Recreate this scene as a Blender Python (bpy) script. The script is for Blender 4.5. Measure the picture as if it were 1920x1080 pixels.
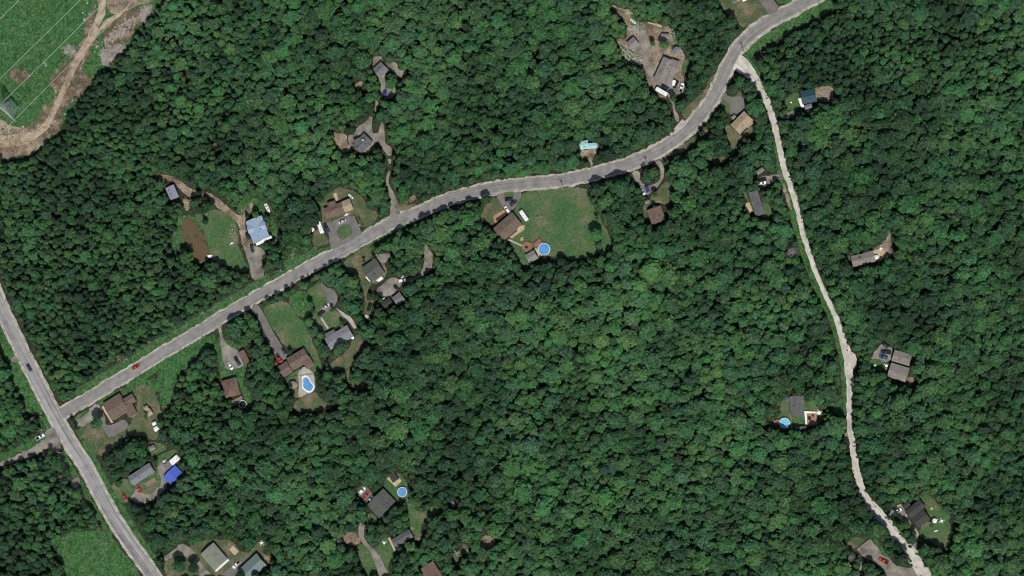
import bpy, bmesh, math, random
import numpy as np
from mathutils import Vector, Matrix
from mathutils.geometry import tessellate_polygon
from mathutils import noise as mnoise

for o in list(bpy.data.objects):
    bpy.data.objects.remove(o)
SC = bpy.context.scene
COL = SC.collection
R = math.radians
rnd = random.Random(7)

# ------------------------------------------------------------------ camera
PX = 0.30                      # metres per photo pixel on the ground at the centre
DIST = 2200.0                  # a high, slightly off-nadir aerial view from the east
TILT, CAZ = R(12.5), R(100)    # off-nadir angle, compass direction of the camera
cz = Vector((math.sin(TILT) * math.sin(CAZ), math.sin(TILT) * math.cos(CAZ), math.cos(TILT)))
cy = (Vector((0, 1, 0)) - cz * cz.y).normalized()
cx = cy.cross(cz)
CAM = cz * DIST
cam_d = bpy.data.cameras.new('camera')
cam = bpy.data.objects.new('camera', cam_d)
COL.objects.link(cam)
cam.matrix_world = Matrix(((cx.x, cy.x, cz.x, CAM.x), (cx.y, cy.y, cz.y, CAM.y), (cx.z, cy.z, cz.z, CAM.z), (0, 0, 0, 1)))
cam_d.sensor_width = 36
cam_d.lens = 36 * DIST / (1920 * PX)
cam_d.clip_start = 10
cam_d.clip_end = 20000
SC.camera = cam

# ------------------------------------------------------------------ light
SUN_AZ, SUN_EL = R(155), R(57)
world = bpy.data.worlds.new('World')
SC.world = world
world.use_nodes = True
wn = world.node_tree
sky = wn.nodes.new('ShaderNodeTexSky')
sky.sky_type = 'NISHITA'
sky.sun_disc = False
sky.sun_elevation = SUN_EL
sky.sun_rotation = SUN_AZ
bg = wn.nodes['Background']
bg.inputs['Strength'].default_value = 0.085
wn.links.new(sky.outputs[0], bg.inputs['Color'])
sun_d = bpy.data.lights.new('sun', 'SUN')
sun_d.energy = 3.9
sun_d.angle = R(0.5)
sun_d.color = (1.0, 0.96, 0.9)
sun = bpy.data.objects.new('sun', sun_d)
COL.objects.link(sun)
sdir = Vector((math.cos(SUN_EL) * math.sin(SUN_AZ), math.cos(SUN_EL) * math.cos(SUN_AZ), math.sin(SUN_EL)))
sun.rotation_euler = sdir.to_track_quat('Z', 'Y').to_euler()
sun.location = sdir * 300
SC.view_settings.view_transform = 'Standard'
SC.view_settings.look = 'None'
SC.view_settings.gamma = 1
SC.view_settings.exposure = 0.0
SC.view_settings.use_curve_mapping = False
SC.render.engine = 'CYCLES'
SC.cycles.pixel_filter_type = 'BLACKMAN_HARRIS'
SC.cycles.filter_width = 1.0
SC.cycles.max_bounces = 4
SC.cycles.diffuse_bounces = 2
SC.cycles.glossy_bounces = 2
SC.cycles.transmission_bounces = 1

# ------------------------------------------------------------------ helpers: photo pixel -> ground point
def G(px, py, z=0.0):
    a = (px - 960) * PX / DIST
    b = (540 - py) * PX / DIST
    d = cx * a + cy * b - cz
    t = (z - CAM.z) / d.z
    p = CAM + d * t
    return Vector((p.x, p.y, z))

def to_px(p):
    v = Vector(p) - CAM
    d = -v.dot(cz)
    return (960 + v.dot(cx) / d * DIST / PX, 540 - v.dot(cy) / d * DIST / PX)

class Site:                    # coordinates read off an enlarged crop: (x, y) / s + offset
    def __init__(s, x0, y0, k): s.x0, s.y0, s.k = x0, y0, k
    def __call__(s, p): return (s.x0 + p[0] / s.k, s.y0 + p[1] / s.k)
P1 = Site(0, 0, 1)

# ------------------------------------------------------------------ materials
MATS = {}
def mat(name, cols, scale=0.3, detail=6, rough=0.9, spec=0.2, fine=0.0, fscale=3.0, metal=0.0, bump=0.0, stops=None, rand=0.0, coat=0.0, lo=0.36, hi=0.64):
    """procedural material: a noise runs through the list of colours; fine adds a small grain"""
    if name in MATS: return MATS[name]
    m = bpy.data.materials.new(name); m.use_nodes = True
    nt = m.node_tree; N = nt.nodes; L = nt.links
    bs = N['Principled BSDF']
    bs.inputs['Roughness'].default_value = rough
    bs.inputs['Specular IOR Level'].default_value = spec
    bs.inputs['Metallic'].default_value = metal
    bs.inputs['Coat Weight'].default_value = coat
    geo = N.new('ShaderNodeNewGeometry')
    n = N.new('ShaderNodeTexNoise'); n.inputs['Scale'].default_value = scale; n.inputs['Detail'].default_value = detail
    n.inputs['Roughness'].default_value = 0.62
    L.new(geo.outputs['Position'], n.inputs['Vector'])
    rp = N.new('ShaderNodeValToRGB')
    cr = rp.color_ramp
    k = len(cols)
    st = stops or [lo + (hi - lo) * i / max(1, k - 1) for i in range(k)]
    while len(cr.elements) < k: cr.elements.new(0.5)
    for e, c, s in zip(cr.elements, cols, st): e.position = s; e.color = (*c, 1)
    L.new(n.outputs['Fac'], rp.inputs['Fac'])
    out = rp.outputs['Color']
    if fine:
        f = N.new('ShaderNodeTexNoise'); f.inputs['Scale'].default_value = fscale; f.inputs['Detail'].default_value = 4
        L.new(geo.outputs['Position'], f.inputs['Vector'])
        mr = N.new('ShaderNodeMapRange'); mr.inputs['From Min'].default_value = 0.25; mr.inputs['From Max'].default_value = 0.75
        mr.inputs['To Min'].default_value = 1 - fine; mr.inputs['To Max'].default_value = 1 + fine
        L.new(f.outputs['Fac'], mr.inputs['Value'])
        mx = N.new('ShaderNodeVectorMath'); mx.operation = 'SCALE'
        L.new(out, mx.inputs[0]); L.new(mr.outputs[0], mx.inputs['Scale'])
        out = mx.outputs[0]
    if rand:
        oi = N.new('ShaderNodeObjectInfo')
        mr2 = N.new('ShaderNodeMapRange'); mr2.inputs['To Min'].default_value = 1 - rand; mr2.inputs['To Max'].default_value = 1 + rand
        L.new(oi.outputs['Random'], mr2.inputs['Value'])
        mx2 = N.new('ShaderNodeVectorMath'); mx2.operation = 'SCALE'
        L.new(out, mx2.inputs[0]); L.new(mr2.outputs[0], mx2.inputs['Scale'])
        out = mx2.outputs[0]
    L.new(out, bs.inputs['Base Color'])
    if bump:
        b = N.new('ShaderNodeBump'); b.inputs['Strength'].default_value = bump; b.inputs['Distance'].default_value = 0.25
        f = N.new('ShaderNodeTexNoise'); f.inputs['Scale'].default_value = fscale; f.inputs['Detail'].default_value = 5
        L.new(geo.outputs['Position'], f.inputs['Vector'])
        L.new(f.outputs['Fac'], b.inputs['Height']); L.new(b.outputs[0], bs.inputs['Normal'])
    MATS[name] = m
    return m

def solid(name, c, rough=0.6, spec=0.3, var=0.12, scale=1.5, metal=0.0, coat=0.0):
    return mat(name, [tuple(x * (1 - var) for x in c), tuple(min(1, x * (1 + var)) for x in c)], scale=scale, rough=rough, spec=spec, metal=metal, coat=coat)

def leaf_mat(name, tones, rand=0.25):
    """foliage: tone picked per tree (object random) and per leaf cluster (attribute)"""
    m = bpy.data.materials.new(name); m.use_nodes = True
    nt = m.node_tree; N = nt.nodes; L = nt.links
    bs = N['Principled BSDF']
    bs.inputs['Roughness'].default_value = 0.75
    bs.inputs['Specular IOR Level'].default_value = 0.18
    oi = N.new('ShaderNodeObjectInfo')
    geo = N.new('ShaderNodeNewGeometry')
    n = N.new('ShaderNodeTexNoise'); n.inputs['Scale'].default_value = 0.022; n.inputs['Detail'].default_value = 3
    L.new(geo.outputs['Position'], n.inputs['Vector'])
    at = N.new('ShaderNodeAttribute'); at.attribute_name = 'tone'
    def lin(src, k, b):
        q = N.new('ShaderNodeMath'); q.operation = 'MULTIPLY_ADD'; q.inputs[1].default_value = k; q.inputs[2].default_value = b
        L.new(src, q.inputs[0]); return q.outputs[0]
    a = N.new('ShaderNodeMath'); a.operation = 'ADD'
    L.new(lin(oi.outputs['Random'], 0.38, 0.03), a.inputs[0]); L.new(lin(n.outputs['Fac'], 1.7, -0.77), a.inputs[1])
    b = N.new('ShaderNodeMath'); b.operation = 'ADD'
    L.new(a.outputs[0], b.inputs[0]); L.new(lin(at.outputs['Fac'], 0.75, -0.18), b.inputs[1])
    rp = N.new('ShaderNodeValToRGB'); cr = rp.color_ramp
    while len(cr.elements) < len(tones): cr.elements.new(0.5)
    for i, (e, c) in enumerate(zip(cr.elements, tones)):
        e.position = 0.08 + 0.88 * i / (len(tones) - 1); e.color = (*c, 1)
    L.new(b.outputs[0], rp.inputs['Fac'])
    fr = N.new('ShaderNodeMath'); fr.operation = 'MULTIPLY'; fr.inputs[1].default_value = 37.7; L.new(oi.outputs['Random'], fr.inputs[0])
    f2 = N.new('ShaderNodeMath'); f2.operation = 'FRACT'; L.new(fr.outputs[0], f2.inputs[0])
    hs = N.new('ShaderNodeHueSaturation'); L.new(rp.outputs['Color'], hs.inputs['Color'])
    L.new(lin(f2.outputs[0], 0.055, 0.472), hs.inputs['Hue']); L.new(lin(oi.outputs['Random'], 0.2, 0.79), hs.inputs['Saturation'])
    L.new(hs.outputs[0], bs.inputs['Base Color'])
    tr = N.new('ShaderNodeBsdfTranslucent'); L.new(hs.outputs[0], tr.inputs['Color'])
    ms = N.new('ShaderNodeMixShader'); ms.inputs[0].default_value = 0.22
    L.new(bs.outputs[0], ms.inputs[1]); L.new(tr.outputs[0], ms.inputs[2]); L.new(ms.outputs[0], N['Material Output'].inputs['Surface'])
    MATS[name] = m
    return m

def road_mat(name, base, streak, seed=0.0, lanes=2):
    """worn pavement: lengthwise wheel tracks from the strip's own UVs, grain and patches"""
    m = bpy.data.materials.new(name); m.use_nodes = True
    nt = m.node_tree; N = nt.nodes; L = nt.links
    bs = N['Principled BSDF']; bs.inputs['Roughness'].default_value = 0.95; bs.inputs['Specular IOR Level'].default_value = 0.15
    uv = N.new('ShaderNodeUVMap')
    mp = N.new('ShaderNodeMapping'); mp.inputs['Scale'].default_value = (9 * lanes / 2, 0.012, 1); mp.inputs['Location'].default_value = (seed, 0, 0)
    L.new(uv.outputs[0], mp.inputs['Vector'])
    n1 = N.new('ShaderNodeTexNoise'); n1.inputs['Scale'].default_value = 1.0; n1.inputs['Detail'].default_value = 3
    L.new(mp.outputs[0], n1.inputs['Vector'])
    geo = N.new('ShaderNodeNewGeometry')
    n2 = N.new('ShaderNodeTexNoise'); n2.inputs['Scale'].default_value = 0.25; n2.inputs['Detail'].default_value = 8
    L.new(geo.outputs['Position'], n2.inputs['Vector'])
    mix = N.new('ShaderNodeMath'); mix.operation = 'MULTIPLY_ADD'; mix.inputs[1].default_value = streak
    s = N.new('ShaderNodeMath'); s.operation = 'MULTIPLY'; s.inputs[1].default_value = 1 - streak
    L.new(n2.outputs['Fac'], s.inputs[0])
    L.new(n1.outputs['Fac'], mix.inputs[0]); L.new(s.outputs[0], mix.inputs[2])
    rp = N.new('ShaderNodeValToRGB')
    rp.color_ramp.elements[0].position = 0.36; rp.color_ramp.elements[0].color = (*[x * (0.68 if streak < .6 else .55) for x in base], 1)
    rp.color_ramp.elements[1].position = 0.64; rp.color_ramp.elements[1].color = (*[x * (1.25 if streak < .6 else 1.4) for x in base], 1)
    L.new(mix.outputs[0], rp.inputs['Fac']); L.new(rp.outputs['Color'], bs.inputs['Base Color'])
    MATS[name] = m
    return m

M = {}
M['forest_floor'] = mat('forest_floor', [(.018, .024, .012), (.036, .032, .02), (.028, .045, .018)], 0.25, fine=.4, fscale=2.5)
M['meadow'] = mat('meadow_grass', [(.016, .055, .016), (.03, .092, .026), (.044, .12, .036), (.07, .12, .046), (.15, .135, .085)], 0.26, detail=11, fine=.75, fscale=.8, bump=.8, stops=[.3, .42, .53, .62, .76])
M['lawn'] = mat('lawn_grass', [(.042, .1, .034), (.056, .114, .04), (.084, .12, .053), (.15, .136, .085)], 0.085, detail=11, fine=.36, fscale=.7, bump=.3, stops=[.36, .47, .56, .68])
M['drylawn'] = mat('dry_lawn_grass', [(.042, .085, .032), (.08, .1, .048), (.13, .118, .068), (.2, .165, .105)], 0.14, detail=10, fine=.34, fscale=.9, bump=.3, stops=[.34, .48, .58, .7])
M['dirt'] = mat('bare_dirt', [(.105, .082, .056), (.215, .168, .12), (.335, .272, .2)], 0.16, detail=10, fine=.45, fscale=1.0, bump=.4)
M['reddirt'] = mat('brown_scrub_soil', [(.05, .08, .03), (.1, .075, .05), (.19, .14, .1), (.28, .22, .16)], 0.22, detail=9, fine=.5, fscale=1.3, bump=.5)
M['track'] = mat('sandy_track', [(.2, .155, .1), (.33, .265, .185), (.42, .35, .26)], 0.2, detail=8, fine=.25, fscale=1.2)
M['gravel'] = mat('grey_gravel', [(.12, .11, .09), (.2, .185, .155), (.28, .26, .215)], 0.16, fine=.22, fscale=2.5)
M['shoulder'] = mat('road_shoulder_gravel', [(.13, .125, .09), (.29, .265, .22), (.42, .39, .335)], 0.3, detail=9, fine=.3, fscale=2.0, lo=.3, hi=.58)
M['padgrey'] = mat('driveway_asphalt', [(.13, .122, .112), (.18, .17, .155)], 0.2, fine=.15, fscale=2)
M['concrete'] = mat('pale_concrete', [(.3, .275, .24), (.42, .39, .34)], 0.4, fine=.12)
M['asphalt'] = road_mat('side_road_asphalt', (.222, .214, .203), .5)
M['highway'] = road_mat('highway_asphalt', (.255, .25, .24), .72, 3.1)
M['gravelroad'] = road_mat('limestone_gravel', (.49, .46, .405), .45, 5.3)
M['paint'] = solid('road_paint', (.55, .54, .5), .8, var=.25, scale=.6)
M['pond'] = mat('muddy_water', [(.108, .077, .04), (.112, .08, .042)], 0.05, detail=2, rough=.12, spec=.4)
M['pool'] = mat('pool_water', [(.07, .24, .5), (.12, .33, .6)], 1.2, rough=.08, spec=.4)
M['poolc'] = mat('pool_water_cyan', [(.13, .45, .68), (.2, .54, .75)], 1.2, rough=.08, spec=.4)
M['poold'] = mat('pool_cover_dark', [(.01, .014, .013), (.02, .026, .022)], .5, rough=.4)
M['white'] = solid('white_paint', (.74, .74, .72), .5, var=.05)
M['cream'] = solid('cream_siding', (.6, .53, .42), .7)
M['greysid'] = solid('grey_siding', (.35, .35, .35), .7)
M['brownsid'] = solid('brown_siding', (.2, .14, .1), .7)
M['trim'] = solid('white_trim', (.7, .7, .68), .5, var=.05)
M['glass'] = solid('window_glass', (.02, .025, .03), .1, .6, var=.2)
M['black'] = solid('black_plastic', (.012, .012, .013), .6)
M['steel'] = solid('galvanised_steel', (.42, .43, .43), .5, metal=.4)
M['wood'] = mat('weathered_wood', [(.15, .11, .075), (.27, .21, .15)], 1.5, fine=.2)
M['tanwood'] = mat('tan_lumber', [(.36, .27, .17), (.52, .41, .28)], 1.0, fine=.2)
M['redwood'] = mat('red_stained_deck', [(.2, .095, .06), (.3, .15, .1)], .8, fine=.25)
M['terra'] = mat('terracotta_paving', [(.3, .15, .09), (.43, .23, .14)], .8, fine=.25)
M['bark'] = mat('tree_bark', [(.03, .024, .018), (.075, .06, .047)], 3)
M['tyre'] = solid('tyre_rubber', (.012, .012, .012), .85)
M['rim'] = solid('wheel_rim', (.4, .4, .41), .35, metal=.7)
M['lamp_w'] = solid('headlight_lens', (.75, .75, .72), .2)
M['lamp_r'] = solid('tail_light_lens', (.4, .02, .015), .25)
M['rock'] = mat('pale_rock', [(.22, .2, .18), (.46, .44, .4)], 1.2, fine=.2, rand=.3)
M['rubble'] = mat('grey_rubble', [(.24, .21, .195), (.5, .45, .41)], 1.2, fine=.3)
M['brush'] = mat('dead_brush', [(.1, .065, .045), (.3, .23, .17)], 1.5)
M['wire'] = solid('aluminium_wire', (.55, .58, .55), .5)
M['cable'] = solid('service_cable', (.2, .2, .2), .6)
M['pole'] = solid('grey_pole_wood', (.26, .23, .19), .9)
LT = [(.0205, .061, .0245), (.032, .104, .0355), (.0455, .146, .0445), (.0635, .193, .0555), (.093, .25, .071)]
M['leaf'] = leaf_mat('broadleaf_foliage', LT)
M['needle'] = leaf_mat('conifer_foliage', [(.018, .046, .026), (.026, .07, .035), (.04, .1, .046)])
M['shrub'] = leaf_mat('shrub_foliage', [(.035, .1, .03), (.05, .14, .04), (.075, .18, .052), (.11, .2, .07)])

def roof(name, c, var=.16, rough=.9, scale=.55, fine=.14):
    return mat('roof_' + name, [tuple(x * (1 - var) for x in c), tuple(x * (1 + var) for x in c)], scale, fine=fine, fscale=3.2, rough=rough, spec=.15)
RF = dict(grey=roof('grey', (.15, .15, .152)), slate=roof('slate_blue', (.17, .175, .195)), dark=roof('charcoal', (.052, .05, .05)), mid=roof('mid_grey', (.108, .11, .116)), olive=roof('olive_grey', (.085, .09, .078)),
          brown=roof('brown', (.135, .1, .078)), redb=roof('red_brown', (.145, .098, .078)), tan=roof('tan', (.31, .25, .165)), taupe=roof('taupe', (.205, .185, .165)), speck=roof('speckled_grey', (.19, .195, .205), .45, scale=2.2, fine=.3),
          blue=roof('blue_metal', (.25, .33, .42), .06, .45), teal=roof('teal_metal', (.028, .07, .09), .1, .6), turq=roof('turquoise_metal', (.33, .56, .57), .1, .6), gmetal=roof('green_metal', (.13, .18, .175), .06, .6), tarp=roof('blue_tarp', (.07, .12, .48), .2, .6, scale=.9),
          lav=roof('lavender_grey', (.23, .23, .3), .1), sage=roof('sage_grey', (.19, .205, .165), .08), white=roof('white_metal', (.75, .76, .76), .04, .5))

# ------------------------------------------------------------------ mesh helpers
class MB:
    def __init__(s): s.v = []; s.f = []; s.uv = None
    def box(s, c, d, rz=0.0, tx=1.0, ty=1.0):
        b = len(s.v); ca, sa = math.cos(rz), math.sin(rz)
        for dz in (-1, 1):
            for dx, dy in ((-1, -1), (1, -1), (1, 1), (-1, 1)):
                x = dx * d[0] / 2 * (tx if dz > 0 else 1); y = dy * d[1] / 2 * (ty if dz > 0 else 1)
                s.v.append((c[0] + x * ca - y * sa, c[1] + x * sa + y * ca, c[2] + dz * d[2] / 2))
        s.f += [(b+3, b+2, b+1, b), (b+4, b+5, b+6, b+7)] + [(b+i, b+(i+1) % 4, b+4+(i+1) % 4, b+4+i) for i in range(4)]
        return s
    def tube(s, p, q, r0, r1=None, n=6, caps=True):
        r1 = r0 if r1 is None else r1
        p, q = Vector(p), Vector(q); d = (q - p)
        if d.length < 1e-6: return s
        d.normalize(); u = d.orthogonal().normalized(); w = d.cross(u); b = len(s.v)
        for c, r in ((p, r0), (q, r1)):
            for i in range(n):
                a = 2 * math.pi * i / n
                s.v.append(tuple(c + u * (r * math.cos(a)) + w * (r * math.sin(a))))
        s.f += [(b+i, b+(i+1) % n, b+n+(i+1) % n, b+n+i) for i in range(n)]
        if caps: s.f += [tuple(b+n-1-i for i in range(n)), tuple(b+n+i for i in range(n))]
        return s
    def ring(s, c, r0, r1, z0, z1, n=28):
        """annulus with height"""
        b = len(s.v)
        for i in range(n):
            a = 2 * math.pi * i / n; ca, sa = math.cos(a), math.sin(a)
            for r, z in ((r0, z0), (r1, z0), (r1, z1), (r0, z1)):
                s.v.append((c[0] + r * ca, c[1] + r * sa, c[2] + z))
        for i in range(n):
            j = (i + 1) % n
            for k in range(4):
                l = (k + 1) % 4
                s.f.append((b+i*4+k, b+j*4+k, b+j*4+l, b+i*4+l))
        return s
    def disc(s, c, r, z0, z1, n=28, sx=1.0):
        b = len(s.v)
        for z in (z0, z1):
            for i in range(n):
                a = 2 * math.pi * i / n
                s.v.append((c[0] + r * math.cos(a) * sx, c[1] + r * math.sin(a), c[2] + z))
        s.f += [tuple(b+n-1-i for i in range(n)), tuple(b+n+i for i in range(n))]
        s.f += [(b+i, b+(i+1) % n, b+n+(i+1) % n, b+n+i) for i in range(n)]
        return s
    def poly(s, v, f):
        b = len(s.v); s.v += [tuple(p) for p in v]; s.f += [tuple(i + b for i in q) for q in f]; return s
    def mesh(s, name, m=None):
        me = bpy.data.meshes.new(name); me.from_pydata(s.v, [], s.f)
        if m is not None: me.materials.append(m)
        me.update()
        return me
    def build(s, name, m, parent=None):
        return link(name, s.mesh(name, m), parent)

def link(name, me, parent=None, loc=None, rz=0):
    o = bpy.data.objects.new(name, me); COL.objects.link(o)
    if parent is not None: o.parent = parent
    if loc is not None: o.location = loc
    if rz: o.rotation_euler = (0, 0, rz)
    return o

def tag(o, label, cat, group=None):
    o['label'] = label; o['category'] = cat
    if group: o['group'] = group
    return o

def thing(name, label, cat, loc, rz=0.0, group=None):
    o = link(name, None, None, loc, rz); o.empty_display_size = 0.5
    return tag(o, label, cat, group)

# ------------------------------------------------------------------ ground sheets
MEADOW = []
SHEETS = []                    # (bbox, z, polygon in metres)
OPEN = []                      # polygons in photo pixels where no forest crown may cover the ground
def pip(x, y, poly):
    c = False; j = len(poly) - 1
    for i in range(len(poly)):
        xi, yi = poly[i][0], poly[i][1]; xj, yj = poly[j][0], poly[j][1]
        if (yi > y) != (yj > y) and x < (xj - xi) * (y - yi) / (yj - yi) + xi: c = not c
        j = i
    return c

def ground_z(x, y):
    z = 0.0
    for bb, sz, poly in SHEETS:
        if sz > z and bb[0] <= x <= bb[2] and bb[1] <= y <= bb[3] and pip(x, y, poly): z = sz
    return z

def free_z(bb, z):
    while any(abs(z - s[1]) < 0.006 and not (bb[2] < s[0][0] or bb[0] > s[0][2] or bb[3] < s[0][1] or bb[1] > s[0][3]) for s in SHEETS):
        z += 0.007
    return z

LAYER = dict(meadow=.01, lawn=.05, drylawn=.05, reddirt=.09, dirt=.09, pond=.12, track=.13, shoulder=.13, gravel=.16, padgrey=.16, gravelroad=.19, asphalt=.2, highway=.2, concrete=.23, terra=.23, paint=.24)

def wiggle(pts, amp, step=1.0, smooth=True):
    """round the corners of a closed outline, resample it and make it uneven"""
    if smooth:
        q = []
        for i in range(len(pts)):
            a, b = pts[i], pts[(i + 1) % len(pts)]
            q += [a * .78 + b * .22, a * .22 + b * .78]
        pts = q
    out = []
    for i in range(len(pts)):
        a, b = pts[i], pts[(i + 1) % len(pts)]
        n = max(1, int((b - a).length / step))
        for k in range(n): out.append(a.lerp(b, k / n))
    if amp:
        res = []
        for p in out:
            v = mnoise.noise_vector(Vector((p.x * .13, p.y * .13, 6.3))) * (1.6 if amp > .6 else .4) + mnoise.noise_vector(Vector((p.x * .35, p.y * .35, 3.3))) * 1.3 + mnoise.noise_vector(Vector((p.x * 1.1, p.y * 1.1, 8.1))) * .8
            res.append(Vector((p.x + v.x * amp, p.y + v.y * amp, 0)))
        out = res
    return out

def sheet(name, S, pts, kind, amp=0.45, smooth=True, opened=True, extra=None):
    pp = [S(p) for p in pts]
    if opened: OPEN.append(pp)
    w = wiggle([G(*p) for p in pp], amp, 1.0, smooth)
    bb = (min(p.x for p in w), min(p.y for p in w), max(p.x for p in w), max(p.y for p in w))
    z = free_z(bb, LAYER[kind])
    tri = tessellate_polygon([w])
    me = bpy.data.meshes.new(name)
    fs = []
    for t in tri:
        a, b, c = (w[i] for i in t)
        fs.append(t if (b - a).cross(c - a).z > 0 else t[::-1])
    me.from_pydata([(p.x, p.y, z) for p in w], [], fs)
    me.materials.append(extra or M[kind])
    o = link(name, me); o['kind'] = 'structure'
    SHEETS.append((bb, z, [(p.x, p.y) for p in w]))
    if kind == 'meadow': MEADOW.append(SHEETS[-1])
    return o

def catmull(pts, step=2.0):
    out = []
    n = len(pts)
    for i in range(n - 1):
        p0, p1, p2, p3 = pts[max(0, i-1)], pts[i], pts[i+1], pts[min(n-1, i+2)]
        k = max(1, int((p2 - p1).length / step))
        for j in range(k):
            t = j / k
            out.append(0.5 * ((2*p1) + (p2-p0)*t + (2*p0-5*p1+4*p2-p3)*t*t + (3*p1-p0-3*p2+p3)*t*t*t))
    out.append(pts[-1])
    return out

def strip(name, S, pts, kind, width, amp=.25, opened=True, off=0.0, parent=None, step=1.2):
    """a road-like sheet along a centre line; width in photo pixels, a number or one per point"""
    ws = width if isinstance(width, (list, tuple)) else [width] * len(pts)
    c = [Vector((*G(*S(p))[:2], w * PX)) for p, w in zip(pts, ws)]
    c = catmull(c, step)
    L_, R_, U = [], [], []
    d = 0.0
    for i, p in enumerate(c):
        t = (c[min(i+1, len(c)-1)] - c[max(i-1, 0)]); t.z = 0; t.normalize()
        nrm = Vector((-t.y, t.x, 0))
        if i: d += (Vector((p.x, p.y, 0)) - Vector((c[i-1].x, c[i-1].y, 0))).length
        h = p.z / 2
        q = Vector((p.x, p.y, 0)) + nrm * off * PX
        j1 = amp * (mnoise.noise(Vector((p.x*.3, p.y*.3, 1.7))) * 1.4 + mnoise.noise(Vector((p.x*.9, p.y*.9, 5.7))))
        j2 = amp * (mnoise.noise(Vector((p.x*.3, p.y*.3, 11.7))) * 1.4 + mnoise.noise(Vector((p.x*.9, p.y*.9, 15.7))))
        L_.append(q + nrm * (h + j1)); R_.append(q - nrm * (h + j2)); U.append(d)
    poly = L_ + R_[::-1]
    bb = (min(p.x for p in poly), min(p.y for p in poly), max(p.x for p in poly), max(p.y for p in poly))
    z = free_z(bb, LAYER[kind])
    v, f, uv = [], [], []
    K = 4
    for a, b, u in zip(L_, R_, U):
        for k in range(K + 1):
            q = a.lerp(b, k / K); v.append((q.x, q.y, z)); uv.append((k / K, u))
    for i in range(len(L_) - 1):
        for k in range(K):
            f.append((i*(K+1)+k, (i+1)*(K+1)+k, (i+1)*(K+1)+k+1, i*(K+1)+k+1))
    me = bpy.data.meshes.new(name); me.from_pydata(v, [], f)
    ul = me.uv_layers.new(name='UVMap')
    for lp in me.loops: ul.data[lp.index].uv = uv[lp.vertex_index]
    me.materials.append(M[kind])
    o = link(name, me, parent)
    if parent is None: o['kind'] = 'structure'
    SHEETS.append((bb, z, [(p.x, p.y) for p in poly]))
    if kind == 'meadow': MEADOW.append(SHEETS[-1])
    if opened: OPEN.append([to_px((p.x, p.y, 0)) for p in poly])
    return o

g = MB(); g.poly([(-4000, -4000, 0), (4000, -4000, 0), (4000, 4000, 0), (-4000, 4000, 0)], [(0, 1, 2, 3)])
g.build('ground', M['forest_floor'])['kind'] = 'structure'
# ------------------------------------------------------------------ roads
HW = [(-60, 440), (-15, 535), (8, 590), (33, 641), (58, 692), (84, 743), (106, 785), (133, 832), (159, 872), (190, 930), (222, 986), (280, 1069), (330, 1140)]
SR = [(112, 778), (150, 756), (178, 740), (230, 708), (280, 677), (330, 647), (380, 617), (430, 586), (470, 563), (515, 538), (552, 517), (592, 494), (630, 476), (686, 446), (738, 416), (784, 399), (832, 377),
      (880, 362), (936, 351), (985, 345), (1047, 339), (1085, 332), (1122, 324), (1180, 307), (1223, 288), (1256, 269), (1284, 247), (1310, 220), (1337, 184), (1352, 152), (1366, 122), (1383, 92), (1402, 71), (1428, 50), (1458, 32), (1490, 15), (1530, -6), (1600, -45)]
GR = [(1372, 112), (1384, 118), (1402, 133), (1420, 155), (1436, 185), (1447, 215), (1456, 250), (1466, 295), (1473, 322), (1484, 352), (1495, 390), (1503, 425), (1513, 460), (1524, 493), (1536, 525), (1552, 560), (1569, 597), (1581, 636), (1590, 675), (1593, 710), (1594, 760), (1594, 800), (1600, 845), (1607, 888), (1618, 928), (1640, 956), (1671, 993), (1707, 1038), (1735, 1076), (1775, 1130)]
strip('meadow_verge', P1, SR[1:10], 'meadow', [40] * 9, .6, off=8)
strip('meadow_verge', P1, SR[9:13], 'meadow', [30] * 4, .5, off=5)
strip('meadow_verge', P1, SR[12:16], 'meadow', [26, 34, 34, 28], .5, off=-1)
strip('road_shoulder', P1, HW, 'shoulder', 33, .4)
strip('road_shoulder', P1, SR, 'shoulder', [27] * 14 + [28] * 9 + [30] * 15, .6)
strip('meadow_verge', P1, SR[3:7], 'meadow', 18, .5, off=-17)
road_s = strip('side_road', P1, SR, 'asphalt', 19.5, .2)
road_h = strip('highway', P1, HW, 'highway', 24, .1)
strip('edge_line', P1, HW, 'paint', .55, 0, opened=False, off=-11.6, parent=road_h)
strip('edge_line', P1, HW, 'paint', .4, .03, opened=False, off=11.4, parent=road_h)
strip('meadow_verge', P1, [(1455, 262), (1462, 300)] + [(x - 9, y + 2) for x, y in GR[8:21]], 'meadow', 13, .5)
strip('gravel_road', P1, GR, 'gravelroad', [26, 30, 24, 16, 14, 13, 11, 11, 12, 12, 11, 10, 10, 9, 9, 10, 11, 14, 16, 13, 12, 11, 12, 15, 18, 20, 23, 25, 26, 27], .4, opened=False)
OPEN.append([(x - 6, y) for x, y in GR[3:]] + [(x + (6 if y > 880 else 2), y) for x, y in GR[3:][::-1]])
OPEN.append([(1372, 140), (1390, 136), (1412, 150), (1428, 150), (1405, 118), (1390, 98), (1370, 110)])

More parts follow.
